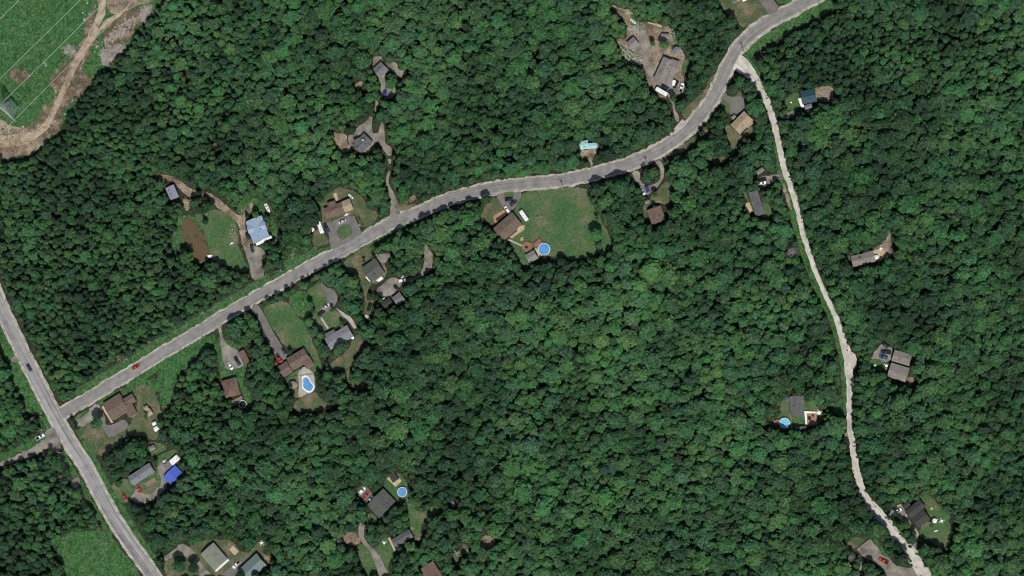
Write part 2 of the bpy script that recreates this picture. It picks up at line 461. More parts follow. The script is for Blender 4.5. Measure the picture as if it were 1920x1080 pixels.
# ------------------------------------------------------------------ power line corridor, top left
A = Site(0, 0, 3.6)
sheet('meadow', P1, [(-170, -120), (350, -120), (303, 0), (283, 28), (261, 50), (242, 81), (222, 105), (200, 122), (172, 145), (161, 172), (142, 194), (122, 222), (112, 246), (92, 264), (67, 283), (40, 298), (0, 299), (-170, 330)], 'meadow', .8)
sheet('brown_scrub', A, [(560, 470), (420, 420), (330, 560), (370, 640), (440, 560), (520, 660), (480, 690), (560, 650), (620, 520)], 'reddirt', 1.7, opened=False)
sheet('brown_scrub', A, [(700, 190), (800, 110), (960, 50), (1040, 20), (960, 150), (900, 220), (850, 300), (750, 320), (690, 280)], 'reddirt', 1.0, opened=False)
sheet('bare_dirt', A, [(620, 60), (660, 20), (640, 160), (600, 200), (580, 150)], 'dirt', .8, opened=False)
sheet('brown_scrub', A, [(60, 480), (150, 470), (220, 540), (120, 550), (50, 530)], 'reddirt', 1.7, opened=False)
sheet('brown_scrub', A, [(250, 830), (300, 700), (330, 730), (430, 690), (420, 860), (330, 960), (240, 880), (150, 880), (200, 820)], 'reddirt', 1.7, opened=False)
sheet('bare_dirt', A, [(-60, 770), (30, 830), (120, 860), (230, 860), (330, 900), (310, 970), (230, 1030), (120, 1070), (-60, 1075)], 'dirt', .7, opened=False)
sheet('bare_dirt', A, [(850, 80), (960, 30), (1080, -20), (1100, -90), (900, -60), (720, -30), (690, 40), (760, 110)], 'dirt', .8, opened=False)
strip('brown_scrub', A, [(600, 120), (600, 270), (530, 400), (480, 520), (440, 640), (370, 770), (300, 870)], 'reddirt', [22, 26, 30, 38, 36, 30, 26], 2.6, opened=False)
strip('dirt_track', A, [(665, -60), (690, 60), (640, 190), (580, 310), (510, 430), (455, 550), (400, 670), (345, 790), (280, 880), (180, 930), (60, 950), (-80, 960)], 'track', [16, 16, 14, 14, 14, 12, 12, 12, 14, 18, 22, 24], .5, opened=False)
strip('dirt_track', A, [(860, 60), (780, 110), (700, 170), (620, 270), (560, 350)], 'track', [6, 8, 8, 7, 5], .5, opened=False)

# ------------------------------------------------------------------ left of the highway
H0 = Site(0, 540, 4.5)
sheet('meadow', H0, [(-80, 100), (0, 270), (100, 440), (210, 690), (330, 960), (370, 1060), (300, 1080), (215, 1060), (215, 950), (130, 850), (90, 700), (50, 600), (-80, 420)], 'meadow', .7)
sheet('gravel_patch', H0, [(85, 600), (125, 565), (180, 600), (160, 630), (100, 625)], 'gravel', .4)
H1 = Site(0, 780, 3.6)
sheet('meadow', H1, [(250, 0), (330, 0), (400, 130), (330, 190), (200, 220), (0, 320), (-80, 340), (-80, 260), (0, 270), (120, 200), (300, 110)], 'meadow', .7)
sheet('farm_track', H1, [(420, 180), (400, 250), (330, 215), (230, 270), (100, 310), (-80, 370), (-80, 330), (60, 290), (200, 225), (310, 150), (300, 110), (370, 60)], 'gravel', .5)
sheet('meadow', H1, [(420, 800), (620, 770), (720, 780), (820, 900), (960, 1090), (900, 1200), (440, 1200), (430, 1000), (370, 950), (400, 880)], 'meadow', .8)
strip('meadow_verge', H1, [(420, 240), (500, 380), (600, 560), (700, 740), (790, 900), (900, 1060)], 'meadow', 11, .6)
strip('meadow_verge', H1, [(530, 90), (610, 240), (690, 400), (760, 520), (860, 690), (960, 850), (1040, 960)], 'meadow', 13, .6)
sheet('gravel_patch', H1, [(460, 460), (520, 400), (550, 450), (510, 490)], 'gravel', .4)

# ------------------------------------------------------------------ pond place
B = Site(280, 310, 5.4)
sheet('lawn', B, [(440, 500), (560, 480), (690, 440), (800, 500), (880, 580), (900, 680), (900, 830), (930, 870), (960, 950), (1020, 1080), (860, 1060), (740, 1000), (640, 960), (610, 880), (560, 700), (500, 580)], 'lawn', .6)
sheet('meadow', B, [(330, 500), (430, 500), (500, 580), (580, 800), (620, 900), (600, 960), (520, 1000), (440, 960), (400, 830), (340, 780), (290, 880), (240, 900), (220, 700), (300, 640), (260, 580)], 'meadow', .6)
sheet('meadow', B, [(900, 400), (960, 330), (1080, 330), (1220, 380), (1240, 470), (1120, 480), (1050, 440), (960, 500), (880, 480)], 'meadow', .6)
sheet('pond', B, [(350, 545), (420, 535), (490, 590), (510, 660), (560, 720), (575, 810), (610, 890), (600, 940), (530, 980), (470, 960), (430, 890), (430, 810), (350, 760), (320, 700), (330, 600)], 'pond', .3)
sheet('dirt_drive', B, [(1180, 1090), (1060, 1130), (1010, 1000), (960, 860), (920, 720), (900, 600), (860, 560), (800, 500), (690, 430), (610, 350), (480, 300), (400, 330), (310, 250), (250, 160), (110, 150), (60, 90), (200, 100), (330, 170), (440, 250), (600, 270), (720, 350), (830, 450), (880, 500), (960, 500), (1010, 430), (1020, 370), (1050, 370), (1045, 450), (980, 530), (960, 600), (1000, 700), (1060, 820), (1120, 830), (1190, 870), (1130, 930)], 'dirt', .4)
sheet('gravel_drive', B, [(1180, 1120), (1040, 1180), (1000, 960), (960, 860), (1060, 810), (1140, 840), (1180, 880), (1110, 940), (1120, 1050)], 'gravel', .4)
sheet('dirt_patch', B, [(330, 340), (400, 340), (410, 450), (370, 470)], 'dirt', .4)
sheet('meadow', B, [(1230, 480), (1300, 640), (1290, 760), (1240, 740)], 'meadow', .5)

# ------------------------------------------------------------------ brown house with the turning circle
C = Site(430, 340, 5.143)
sheet('lawn', C, [(830, 190), (950, 120), (1050, 50), (1160, 80), (1290, 150), (1330, 270), (1430, 290), (1420, 380), (1280, 470), (1200, 300), (920, 410), (900, 500), (980, 600), (830, 640), (790, 560), (830, 480), (900, 380), (890, 290)], 'drylawn', .5)
sheet('driveway', C, [(900, 410), (960, 400), (1190, 300), (1275, 490), (1290, 560), (1010, 690), (960, 580), (960, 490)], 'padgrey', .25)
sheet('lawn', C, [(1045, 450), (1120, 405), (1180, 430), (1195, 500), (1140, 540), (1080, 570), (1040, 530)], 'padgrey', .3, extra=M['lawn'])
sheet('meadow', C, [(570, 720), (600, 650), (660, 640), (700, 720), (840, 620), (860, 680), (700, 780), (560, 860), (520, 800)], 'meadow', .5)

# ------------------------------------------------------------------ grey-green house and garages
D = Site(640, 440, 6)
sheet('lawn', D, [(20, 290), (320, 110), (380, 230), (500, 350), (520, 440), (400, 560), (330, 560), (260, 740), (400, 740), (340, 830), (300, 960), (250, 960), (270, 700), (220, 560), (190, 430), (60, 440)], 'drylawn', .5)
sheet('gravel_drive', D, [(370, 650), (440, 570), (550, 470), (640, 500), (740, 490), (850, 470), (910, 400), (935, 290), (925, 150), (955, 90), (1000, 180), (1035, 220), (1020, 380), (950, 440), (860, 500), (740, 540), (660, 580), (580, 680), (480, 700)], 'gravel', .4)
sheet('gravel_patch', D, [(380, 210), (440, 220), (550, 210), (560, 240), (480, 340), (420, 280)], 'gravel', .3)

# ------------------------------------------------------------------ speckled grey house, brown house with the kidney pool
E = Site(460, 530, 4.5)
sheet('lawn', E, [(150, 200), (350, 140), (430, 290), (500, 340), (560, 480), (650, 690), (620, 740), (540, 760), (500, 540), (370, 560), (300, 490), (220, 370), (160, 270)], 'lawn', .5)
sheet('lawn', E, [(510, 70), (630, -10), (700, 60), (690, 160), (640, 220), (760, 220), (860, 310), (700, 410), (620, 400), (560, 300), (600, 230), (560, 130)], 'lawn', .4)
sheet('meadow', E, [(350, 140), (440, 60), (510, 80), (560, 150), (540, 290), (440, 300)], 'meadow', .5)
sheet('dry_lawn', E, [(700, 690), (850, 590), (920, 460), (970, 430), (1000, 520), (930, 600), (880, 720), (870, 850), (1000, 840), (1010, 900), (870, 890), (850, 720), (740, 740)], 'drylawn', .5)
sheet('dry_lawn', E, [(430, 990), (590, 910), (630, 970), (740, 1050), (660, 1085), (400, 1090), (410, 1020)], 'drylawn', .5)
sheet('lawn', E, [(340, 800), (480, 710), (580, 770), (590, 900), (430, 990), (380, 900)], 'lawn', .3)
sheet('driveway', E, [(50, 230), (70, 170), (120, 190), (200, 350), (300, 520), (350, 590), (345, 660), (290, 690), (240, 590), (215, 560), (150, 380), (90, 270)], 'padgrey', .3)
sheet('driveway', E, [(635, -30), (670, 40), (740, 50), (780, 110), (770, 180), (700, 240), (640, 280), (600, 250), (690, 170), (690, 110), (650, 40)], 'padgrey', .3)
strip('stone_path', E, [(770, 220), (830, 270), (880, 310), (930, 385)], 'concrete', [3, 5, 8, 7], .3)
strip('white_walkway', E, [(640, 295), (668, 340), (700, 388)], 'concrete', 4, .05)
sheet('patio', E, [(440, 760), (500, 700), (590, 770), (590, 910), (500, 950), (470, 970), (445, 960), (455, 860)], 'concrete', .2, opened=True)

# ------------------------------------------------------------------ red-brown hipped house
F = Site(390, 560, 5.143)
sheet('lawn', F, [(40, 440), (120, 380), (220, 400), (340, 470), (400, 560), (350, 720), (330, 850), (390, 860), (430, 1000), (390, 1060), (340, 950), (280, 760), (130, 790), (100, 700), (110, 640)], 'meadow', .5)
sheet('gravel_drive', F, [(95, 230), (130, 240), (140, 380), (200, 460), (300, 500), (350, 480), (350, 640), (300, 670), (170, 690), (140, 560), (115, 420)], 'gravel', .4)

# ------------------------------------------------------------------ corner house by the highway and the blue tarp place
H = Site(120, 700, 4.32)
sheet('lawn', H, [(100, 480), (230, 350), (330, 440), (370, 530), (520, 440), (560, 370), (600, 200), (560, 110), (680, 90), (760, 200), (790, 330), (800, 420), (740, 560), (640, 500), (500, 510), (420, 590), (320, 680), (240, 640), (190, 560)], 'drylawn', .5)
sheet('lawn', H, [(260, 220), (330, 160), (450, 130), (600, 60), (780, 40), (800, 130), (700, 180), (590, 200), (520, 160), (320, 300)], 'meadow', .5)
sheet('gravel_drive', H, [(70, 370), (210, 280), (270, 230), (330, 340), (340, 440), (270, 350), (130, 450)], 'gravel', .3)
sheet('driveway', H, [(300, 350), (340, 420), (400, 415), (490, 365), (535, 430), (375, 530), (330, 470), (270, 340)], 'padgrey', .12)
sheet('hedge_island', H, [(100, 360), (200, 280), (215, 300), (120, 375)], 'gravel', .3, extra=M['meadow'])
sheet('lawn', H, [(370, 900), (520, 840), (560, 920), (760, 780), (740, 680), (860, 620), (910, 620), (950, 700), (880, 760), (830, 900), (690, 1000), (640, 1060), (560, 1020), (460, 1060), (420, 980)], 'lawn', .5)
sheet('lawn', H, [(680, 580), (740, 550), (860, 600), (700, 690)], 'lawn', .4)
sheet('gravel_drive', H, [(545, 980), (600, 930), (680, 1000), (800, 890), (750, 770), (800, 700), (880, 680), (850, 780), (840, 900), (790, 980), (690, 1040), (640, 1060), (560, 1040)], 'gravel', .4)

# ------------------------------------------------------------------ bottom left houses
J = Site(280, 960, 7.385)
sheet('lawn', J, [(540, 480), (700, 400), (900, 380), (1120, 380), (1180, 450), (1290, 560), (1400, 540), (1480, 440), (1560, 380), (1620, 450), (1540, 560), (1700, 600), (1640, 760), (1400, 700), (1200, 840), (1090, 900), (880, 900), (640, 640)], 'drylawn', .4)
sheet('lawn', J, [(200, 700), (320, 620), (520, 620), (590, 660), (690, 800), (700, 960), (280, 960), (200, 800)], 'drylawn', .4)
sheet('gravel_drive', J, [(190, 620), (300, 560), (430, 430), (540, 460), (650, 590), (760, 770), (900, 900), (860, 960), (700, 960), (690, 800), (590, 640), (400, 600), (280, 640), (220, 690)], 'gravel', .3)
sheet('driveway', J, [(890, 960), (1000, 860), (1090, 800), (1240, 640), (1320, 640), (1200, 830), (1180, 960)], 'padgrey', .2)

# ------------------------------------------------------------------ bottom centre houses
K = Site(640, 860, 4.909)
sheet('lawn', K, [(380, 260), (420, 160), (520, 120), (600, 200), (660, 330), (670, 480), (760, 490), (860, 430), (920, 490), (780, 540), (740, 620), (700, 760), (660, 750), (640, 640), (620, 530), (590, 400), (480, 360)], 'lawn', .5)
sheet('lawn', K, [(230, 580), (260, 480), (340, 560), (300, 600)], 'lawn', .4)
sheet('lawn', K, [(310, 830), (400, 720), (450, 740), (500, 860), (430, 960), (440, 1090), (230, 1090), (180, 930), (130, 820), (200, 780), (260, 820)], 'lawn', .5)
strip('gravel_drive', K, [(200, 600), (180, 660), (200, 750), (270, 830), (330, 930), (370, 1020), (410, 1130)], 'gravel', [10, 12, 8, 9, 14, 16, 18], .4)
sheet('driveway', K, [(130, 310), (210, 230), (310, 350), (240, 430)], 'padgrey', .2)
sheet('brush_clearing', K, [(20, 700), (120, 660), (190, 770), (100, 800), (30, 780)], 'dirt', .5)
sheet('dirt_patch', K, [(680, 740), (720, 680), (750, 700), (720, 770)], 'dirt', .3)
sheet('dry_clearing', K, [(1280, 740), (1330, 700), (1410, 740), (1400, 800), (1330, 840), (1270, 800)], 'dirt', .5)
sheet('dry_clearing', K, [(1030, 880), (1100, 840), (1120, 780), (1150, 790), (1190, 870), (1110, 880), (1070, 960), (1070, 1000), (1040, 980)], 'drylawn', .4)

# ------------------------------------------------------------------ wide lawn with the blue pool
L0 = Site(880, 330, 6)
sheet('lawn', L0, [(590, 165), (900, 140), (1310, 115), (1330, 250), (1390, 330), (1470, 440), (1500, 540), (1570, 640), (1600, 800), (1500, 860), (1340, 900), (1150, 950), (1040, 890), (920, 900), (800, 880), (690, 1000), (640, 1030), (560, 940), (430, 740), (560, 560), (490, 380)], 'lawn', .6)
sheet('lawn', L0, [(120, 450), (180, 330), (290, 215), (400, 390), (290, 450), (270, 560), (140, 500)], 'drylawn', .4)
sheet('driveway', L0, [(295, 215), (390, 185), (500, 175), (600, 180), (550, 290), (480, 400), (410, 410), (360, 320)], 'padgrey', .3)
sheet('lawn_island', L0, [(385, 195), (440, 170), (505, 180), (500, 240), (440, 250), (400, 240)], 'gravel', .2, extra=M['lawn'])
strip('red_path', L0, [(400, 392), (330, 435), (285, 468), (300, 525)], 'terra', [5, 6, 6, 5], .15)
strip('walkway', L0, [(440, 715), (520, 752), (592, 785)], 'concrete', 3.5, .05)

# ------------------------------------------------------------------ top right complex
N0 = Site(1140, 0, 4.154)
sheet('dirt_yard', N0, [(40, 30), (80, 60), (170, 80), (240, 170), (310, 170), (420, 190), (500, 230), (530, 330), (580, 380), (600, 460), (560, 560), (600, 640), (560, 760), (500, 700), (440, 780), (460, 820), (370, 720), (300, 640), (290, 520), (160, 490), (90, 380), (60, 300), (140, 300), (150, 200), (90, 130), (20, 60)], 'dirt', .6)
sheet('lawn', N0, [(310, 420), (340, 370), (400, 370), (430, 430), (420, 490), (340, 490)], 'lawn', .3)
sheet('lawn', N0, [(560, 470), (640, 460), (600, 560), (580, 640), (550, 600)], 'lawn', .4)
sheet('gravel_drive', N0, [(255, 190), (295, 180), (310, 300), (330, 350), (300, 420), (340, 500), (380, 540), (360, 610), (410, 640), (470, 670), (560, 640), (600, 670), (590, 720), (520, 760), (520, 830), (560, 930), (530, 960), (500, 830), (460, 720), (350, 680), (310, 560), (230, 420), (200, 400), (250, 330)], 'gravel', .4)
sheet('concrete_apron', N0, [(515, 1000), (580, 925), (620, 965), (525, 1045)], 'concrete', .1, smooth=False)
sheet('shoulder_scrub', N0, [(560, 880), (640, 800), (740, 720), (820, 560), (831, 640), (720, 860), (620, 950)], 'dirt', .6, extra=M['drylawn'])

# ------------------------------------------------------------------ places along the side road, right half
O = Site(1060, 240, 5.4)
sheet('dirt_yard', O, [(160, 230), (200, 220), (270, 200), (330, 150), (340, 180), (310, 260), (275, 310), (275, 400), (255, 420), (255, 330), (140, 300)], 'dirt', .5)
sheet('gravel_drive', O, [(670, 440), (750, 430), (760, 540), (830, 590), (930, 560), (965, 500), (960, 400), (900, 340), (960, 320), (1000, 390), (1000, 490), (960, 570), (880, 650), (820, 690), (760, 600), (690, 500)], 'gravel', .35)
sheet('lawn', O, [(930, 640), (1020, 530), (1080, 580), (1050, 680), (1050, 780), (970, 770), (850, 740), (870, 680)], 'drylawn', .4)
sheet('dry_lawn', O, [(800, 770), (860, 750), (820, 840), (860, 940), (810, 920), (780, 860)], 'drylawn', .4)
sheet('road_edge_scrub', O, [(940, 320), (1100, 220), (1296, 90), (1330, 130), (1190, 240), (1040, 290), (1000, 340)], 'drylawn', .5)
P = Site(1330, 60, 4.5)
sheet('gravel_drive', P, [(90, 570), (130, 500), (160, 550), (270, 540), (290, 570), (300, 650), (220, 700), (170, 700), (180, 620), (130, 575)], 'padgrey', .3)
sheet('lawn', P, [(200, 560), (260, 490), (280, 540)], 'drylawn', .3)
sheet('lawn', P, [(80, 580), (130, 575), (180, 620), (170, 700), (120, 640)], 'lawn', .3)
sheet('dry_lawn', P, [(135, 790), (180, 790), (260, 860), (320, 820), (365, 790), (360, 870), (270, 880), (230, 940), (210, 1040), (190, 1020), (180, 960), (150, 880)], 'drylawn', .4)
sheet('dry_clearing', Site(1290, 230, 12), [(370, 770), (560, 790), (740, 780), (850, 760), (840, 860), (740, 920), (620, 940), (520, 850)], 'drylawn', .4)
sheet('dirt_patch', Site(1290, 230, 12), [(380, 190), (440, 140), (500, 200), (450, 260)], 'dirt', .3)
sheet('lawn', P, [(635, 560), (750, 490), (770, 660), (660, 670)], 'lawn', .4)
sheet('gravel_drive', P, [(590, 720), (660, 680), (725, 660), (720, 710), (640, 735)], 'gravel', .3)
sheet('dirt_yard', P, [(885, 470), (960, 455), (1045, 460), (1050, 540), (1000, 600), (960, 570), (900, 560)], 'dirt', .5)
sheet('dry_lawn', Site(1320, 0, 8), [(190, -60), (600, -60), (800, -60), (960, 190), (960, 230), (780, 330), (600, 440), (520, 360), (480, 230), (330, 200), (260, 60)], 'drylawn', .4)
sheet('driveway', Site(1320, 0, 8), [(790, -60), (1000, -60), (1140, 130), (1060, 210), (980, 240), (940, 170), (850, 40)], 'padgrey', .3)
strip('meadow_verge', P1, [(1398, 108), (1412, 92), (1440, 72), (1480, 48), (1520, 26), (1560, 6)], 'meadow', [16, 20, 20, 22, 24, 26], .6)
strip('meadow_verge', P1, [(1398, 112), (1410, 128), (1424, 146)], 'meadow', [14, 14, 8], .5)
Q = Site(1370, 290, 7.2)
sheet('gravel_drive', Q, [(370, 330), (420, 290), (560, 280), (680, 260), (740, 250), (760, 320), (640, 330), (540, 390), (440, 440), (380, 420)], 'gravel', .35)
sheet('lawn', Q, [(160, 510), (230, 520), (310, 760), (260, 790), (200, 700), (230, 640)], 'drylawn', .4)
sheet('lawn', Q, [(400, 640), (500, 650), (560, 760), (540, 850), (420, 860), (460, 790)], 'lawn', .4)
sheet('dirt_verge', Q, [(690, 380), (740, 400), (800, 640), (840, 760), (800, 740), (740, 580)], 'dirt', .4)
T = Site(1560, 430, 9.82)
sheet('dirt_yard', T, [(760, 350), (930, 260), (1020, 160), (1040, 40), (1080, 80), (1070, 180), (1110, 280), (1110, 480), (1040, 500), (900, 590), (800, 560)], 'dirt', .35)
sheet('dry_lawn', T, [(230, 540), (260, 490), (340, 480), (350, 580), (260, 590)], 'drylawn', .3)
U = Site(1560, 600, 6.75)
sheet('driveway', U, [(500, 460), (590, 330), (650, 280), (740, 330), (780, 400), (740, 520), (650, 540), (600, 500), (500, 490)], 'gravel', .35)
sheet('lawn', U, [(480, 500), (610, 500), (720, 540), (720, 640), (640, 640), (560, 640), (480, 560)], 'lawn', .4)
sheet('gravel_patch', U, [(180, 380), (260, 400), (320, 470), (300, 600), (200, 600)], 'gravelroad', .5)
sheet('dirt_patch', U, [(950, 720), (1040, 730), (1030, 800), (930, 790)], 'dirt', .3)
V = Site(1420, 710, 7.714)
sheet('lawn', V, [(340, 300), (460, 240), (690, 300), (860, 400), (960, 480), (930, 640), (720, 700), (540, 700), (380, 760), (250, 690), (130, 680), (100, 640), (220, 580), (330, 530)], 'lawn', .4)
sheet('lawn', V, [(1030, 430), (1150, 380), (1180, 300), (1290, 250), (1290, 560), (1140, 510)], 'meadow', .5)
sheet('terracotta_patio', V, [(705, 490), (850, 500), (870, 660), (720, 665)], 'terra', .15, smooth=False)
sheet('gravel_patch', V, [(1245, 790), (1330, 770), (1345, 880), (1280, 860)], 'gravel', .3)
W = Site(1640, 900, 6.75)
sheet('lawn', W, [(560, 240), (680, 180), (790, 290), (850, 400), (960, 450), (1000, 560), (1000, 640), (930, 760), (960, 890), (860, 890), (740, 800), (590, 730), (560, 620), (700, 490), (640, 330)], 'lawn', .5)
sheet('gravel_patch', W, [(200, 460), (170, 440), (270, 320), (340, 300), (380, 380), (450, 530), (570, 670), (560, 740), (540, 880), (470, 830), (560, 760), (400, 560), (250, 450), (240, 520)], 'gravel', .4)
X = Site(1560, 980, 8.727)
sheet('gravel_yard', X, [(390, 430), (520, 340), (615, 260), (690, 340), (800, 480), (830, 530), (940, 590), (1040, 700), (1200, 740), (1350, 720), (1450, 820), (1440, 960), (960, 960), (860, 780), (740, 700), (660, 620), (540, 590), (440, 500)], 'gravel', .4)
sheet('dry_lawn', X, [(240, 330), (380, 220), (520, 250), (540, 300), (400, 400), (280, 440)], 'drylawn', .4)
sheet('meadow_verge', X, [(640, 240), (720, 230), (860, 480), (1000, 600), (960, 620), (830, 520)], 'meadow', .4)
strip('footpath', X, [(510, 590), (480, 700), (470, 800), (520, 900)], 'gravel', 4, .2)

# ------------------------------------------------------------------ upper middle houses
Y = Site(600, 80, 7.2)
sheet('gravel_drive', Y, [(710, 190), (830, 180), (840, 230), (900, 290), (1030, 250), (1060, 370), (1170, 370), (1170, 430), (1080, 490), (1040, 420), (930, 370), (880, 470), (880, 530), (1030, 590), (1000, 740), (900, 760), (840, 740), (810, 640), (830, 540), (720, 400), (720, 260)], 'gravel', .35)
sheet('dirt_patch', Y, [(480, 540), (570, 520), (580, 560), (520, 650), (480, 620)], 'dirt', .3)
sheet('dirt_patch', Y, [(620, 1080), (650, 1020), (720, 990), (710, 1040), (640, 1090)], 'dirt', .3)
strip('dirt_path', Y, [(760, 780), (770, 860), (740, 930)], 'dirt', 5, .3)
Z = Site(580, 210, 5.4)
sheet('gravel_drive', Z, [(380, 260), (470, 160), (600, 80), (640, 50), (630, 160), (640, 220), (700, 210), (740, 80), (755, 150), (770, 230), (760, 310), (820, 350), (855, 410), (800, 460), (740, 360), (700, 300), (640, 330), (570, 430), (420, 360)], 'gravel', .4)
sheet('dirt_yard', Z, [(190, 190), (260, 210), (390, 225), (370, 290), (430, 360), (420, 390), (330, 420), (300, 370), (240, 300), (260, 240)], 'dirt', .4)
sheet('dirt_patch', Z, [(560, 400), (620, 340), (640, 380), (600, 420)], 'dirt', .25)
sheet('driveway', Z, [(790, 470), (840, 480), (820, 530), (800, 520)], 'gravel', .3)
strip('driveway', Z, [(810, 600), (790, 700), (810, 780), (850, 870), (865, 990), (875, 1080)], 'gravel', [4, 5, 7, 12, 18, 22], .35)
sheet('road_edge_scrub', Z, [(900, 920), (1000, 950), (1080, 920), (1080, 960), (920, 1020)], 'drylawn', .4)
sheet('dirt_patch', Z, [(1010, 860), (1060, 840), (1085, 870), (1040, 910)], 'dirt', .3)
OPEN.append([(1000, 478), (1042, 472), (1038, 488), (1000, 494)])
strip('dirt_path', P1, [(80, 284), (150, 297), (200, 308), (250, 318), (305, 332)], 'dirt', [10, 8, 6, 8, 10], .9, opened=False)
sheet('meadow', N0, [(170, 90), (240, 180), (310, 175), (300, 235), (250, 250), (180, 200)], 'dirt', .8, opened=False, extra=M['meadow'])
sheet('meadow', N0, [(80, 330), (130, 370), (200, 410), (250, 470), (180, 480), (110, 420)], 'dirt', .8, opened=False, extra=M['meadow'])
sheet('meadow', N0, [(480, 240), (520, 250), (560, 380), (520, 360), (490, 300)], 'dirt', .7, opened=False, extra=M['meadow'])
sheet('meadow', P1, [(296, 694), (345, 662), (385, 636), (402, 628), (404, 642), (366, 668), (328, 712), (318, 762), (304, 770), (298, 730)], 'meadow', .8)
# ------------------------------------------------------------------ buildings
WINDOW = {}
def window_mesh(w, h):
    k = (w, h)
    if k not in WINDOW:
        f = MB()
        f.box((0, -h/2 + .04, .0), (w, .08, .1)); f.box((0, h/2 - .04, 0), (w, .08, .1))
        f.box((-w/2 + .04, 0, 0), (.08, h - .16, .1)); f.box((w/2 - .04, 0, 0), (.08, h - .16, .1)); f.box((0, 0, 0), (.06, h - .16, .08))
        p = MB().box((0, 0, -.02), (w - .16, h - .16, .04))
        # lie in xy, face +z; turned upright when placed
        WINDOW[k] = (f.mesh('window', M['trim']), p.mesh('pane', M['glass']))
    return WINDOW[k]

def upright(o, p, out):
    """stand a mesh drawn in xy (front +z) upright at p, facing the horizontal direction out"""
    out = out.normalized(); up = Vector((0, 0, 1)); right = up.cross(out)
    o.matrix_local = Matrix(((right.x, up.x, out.x, p.x), (right.y, up.y, out.y, p.y), (right.z, up.z, out.z, p.z), (0, 0, 0, 1)))

def rect_from(S, pts, z):
    w = [G(*S(p), z) for p in pts]
    c = sum(w, Vector()) / 4
    u = ((w[1] - w[0]) + (w[2] - w[3])) / 2
    v = ((w[0] - w[3]) + (w[1] - w[2])) / 2
    u2 = u.normalized()
    v2 = Vector((-u2.y, u2.x, 0))
    return c, u2, u.length, abs(v.dot(v2))

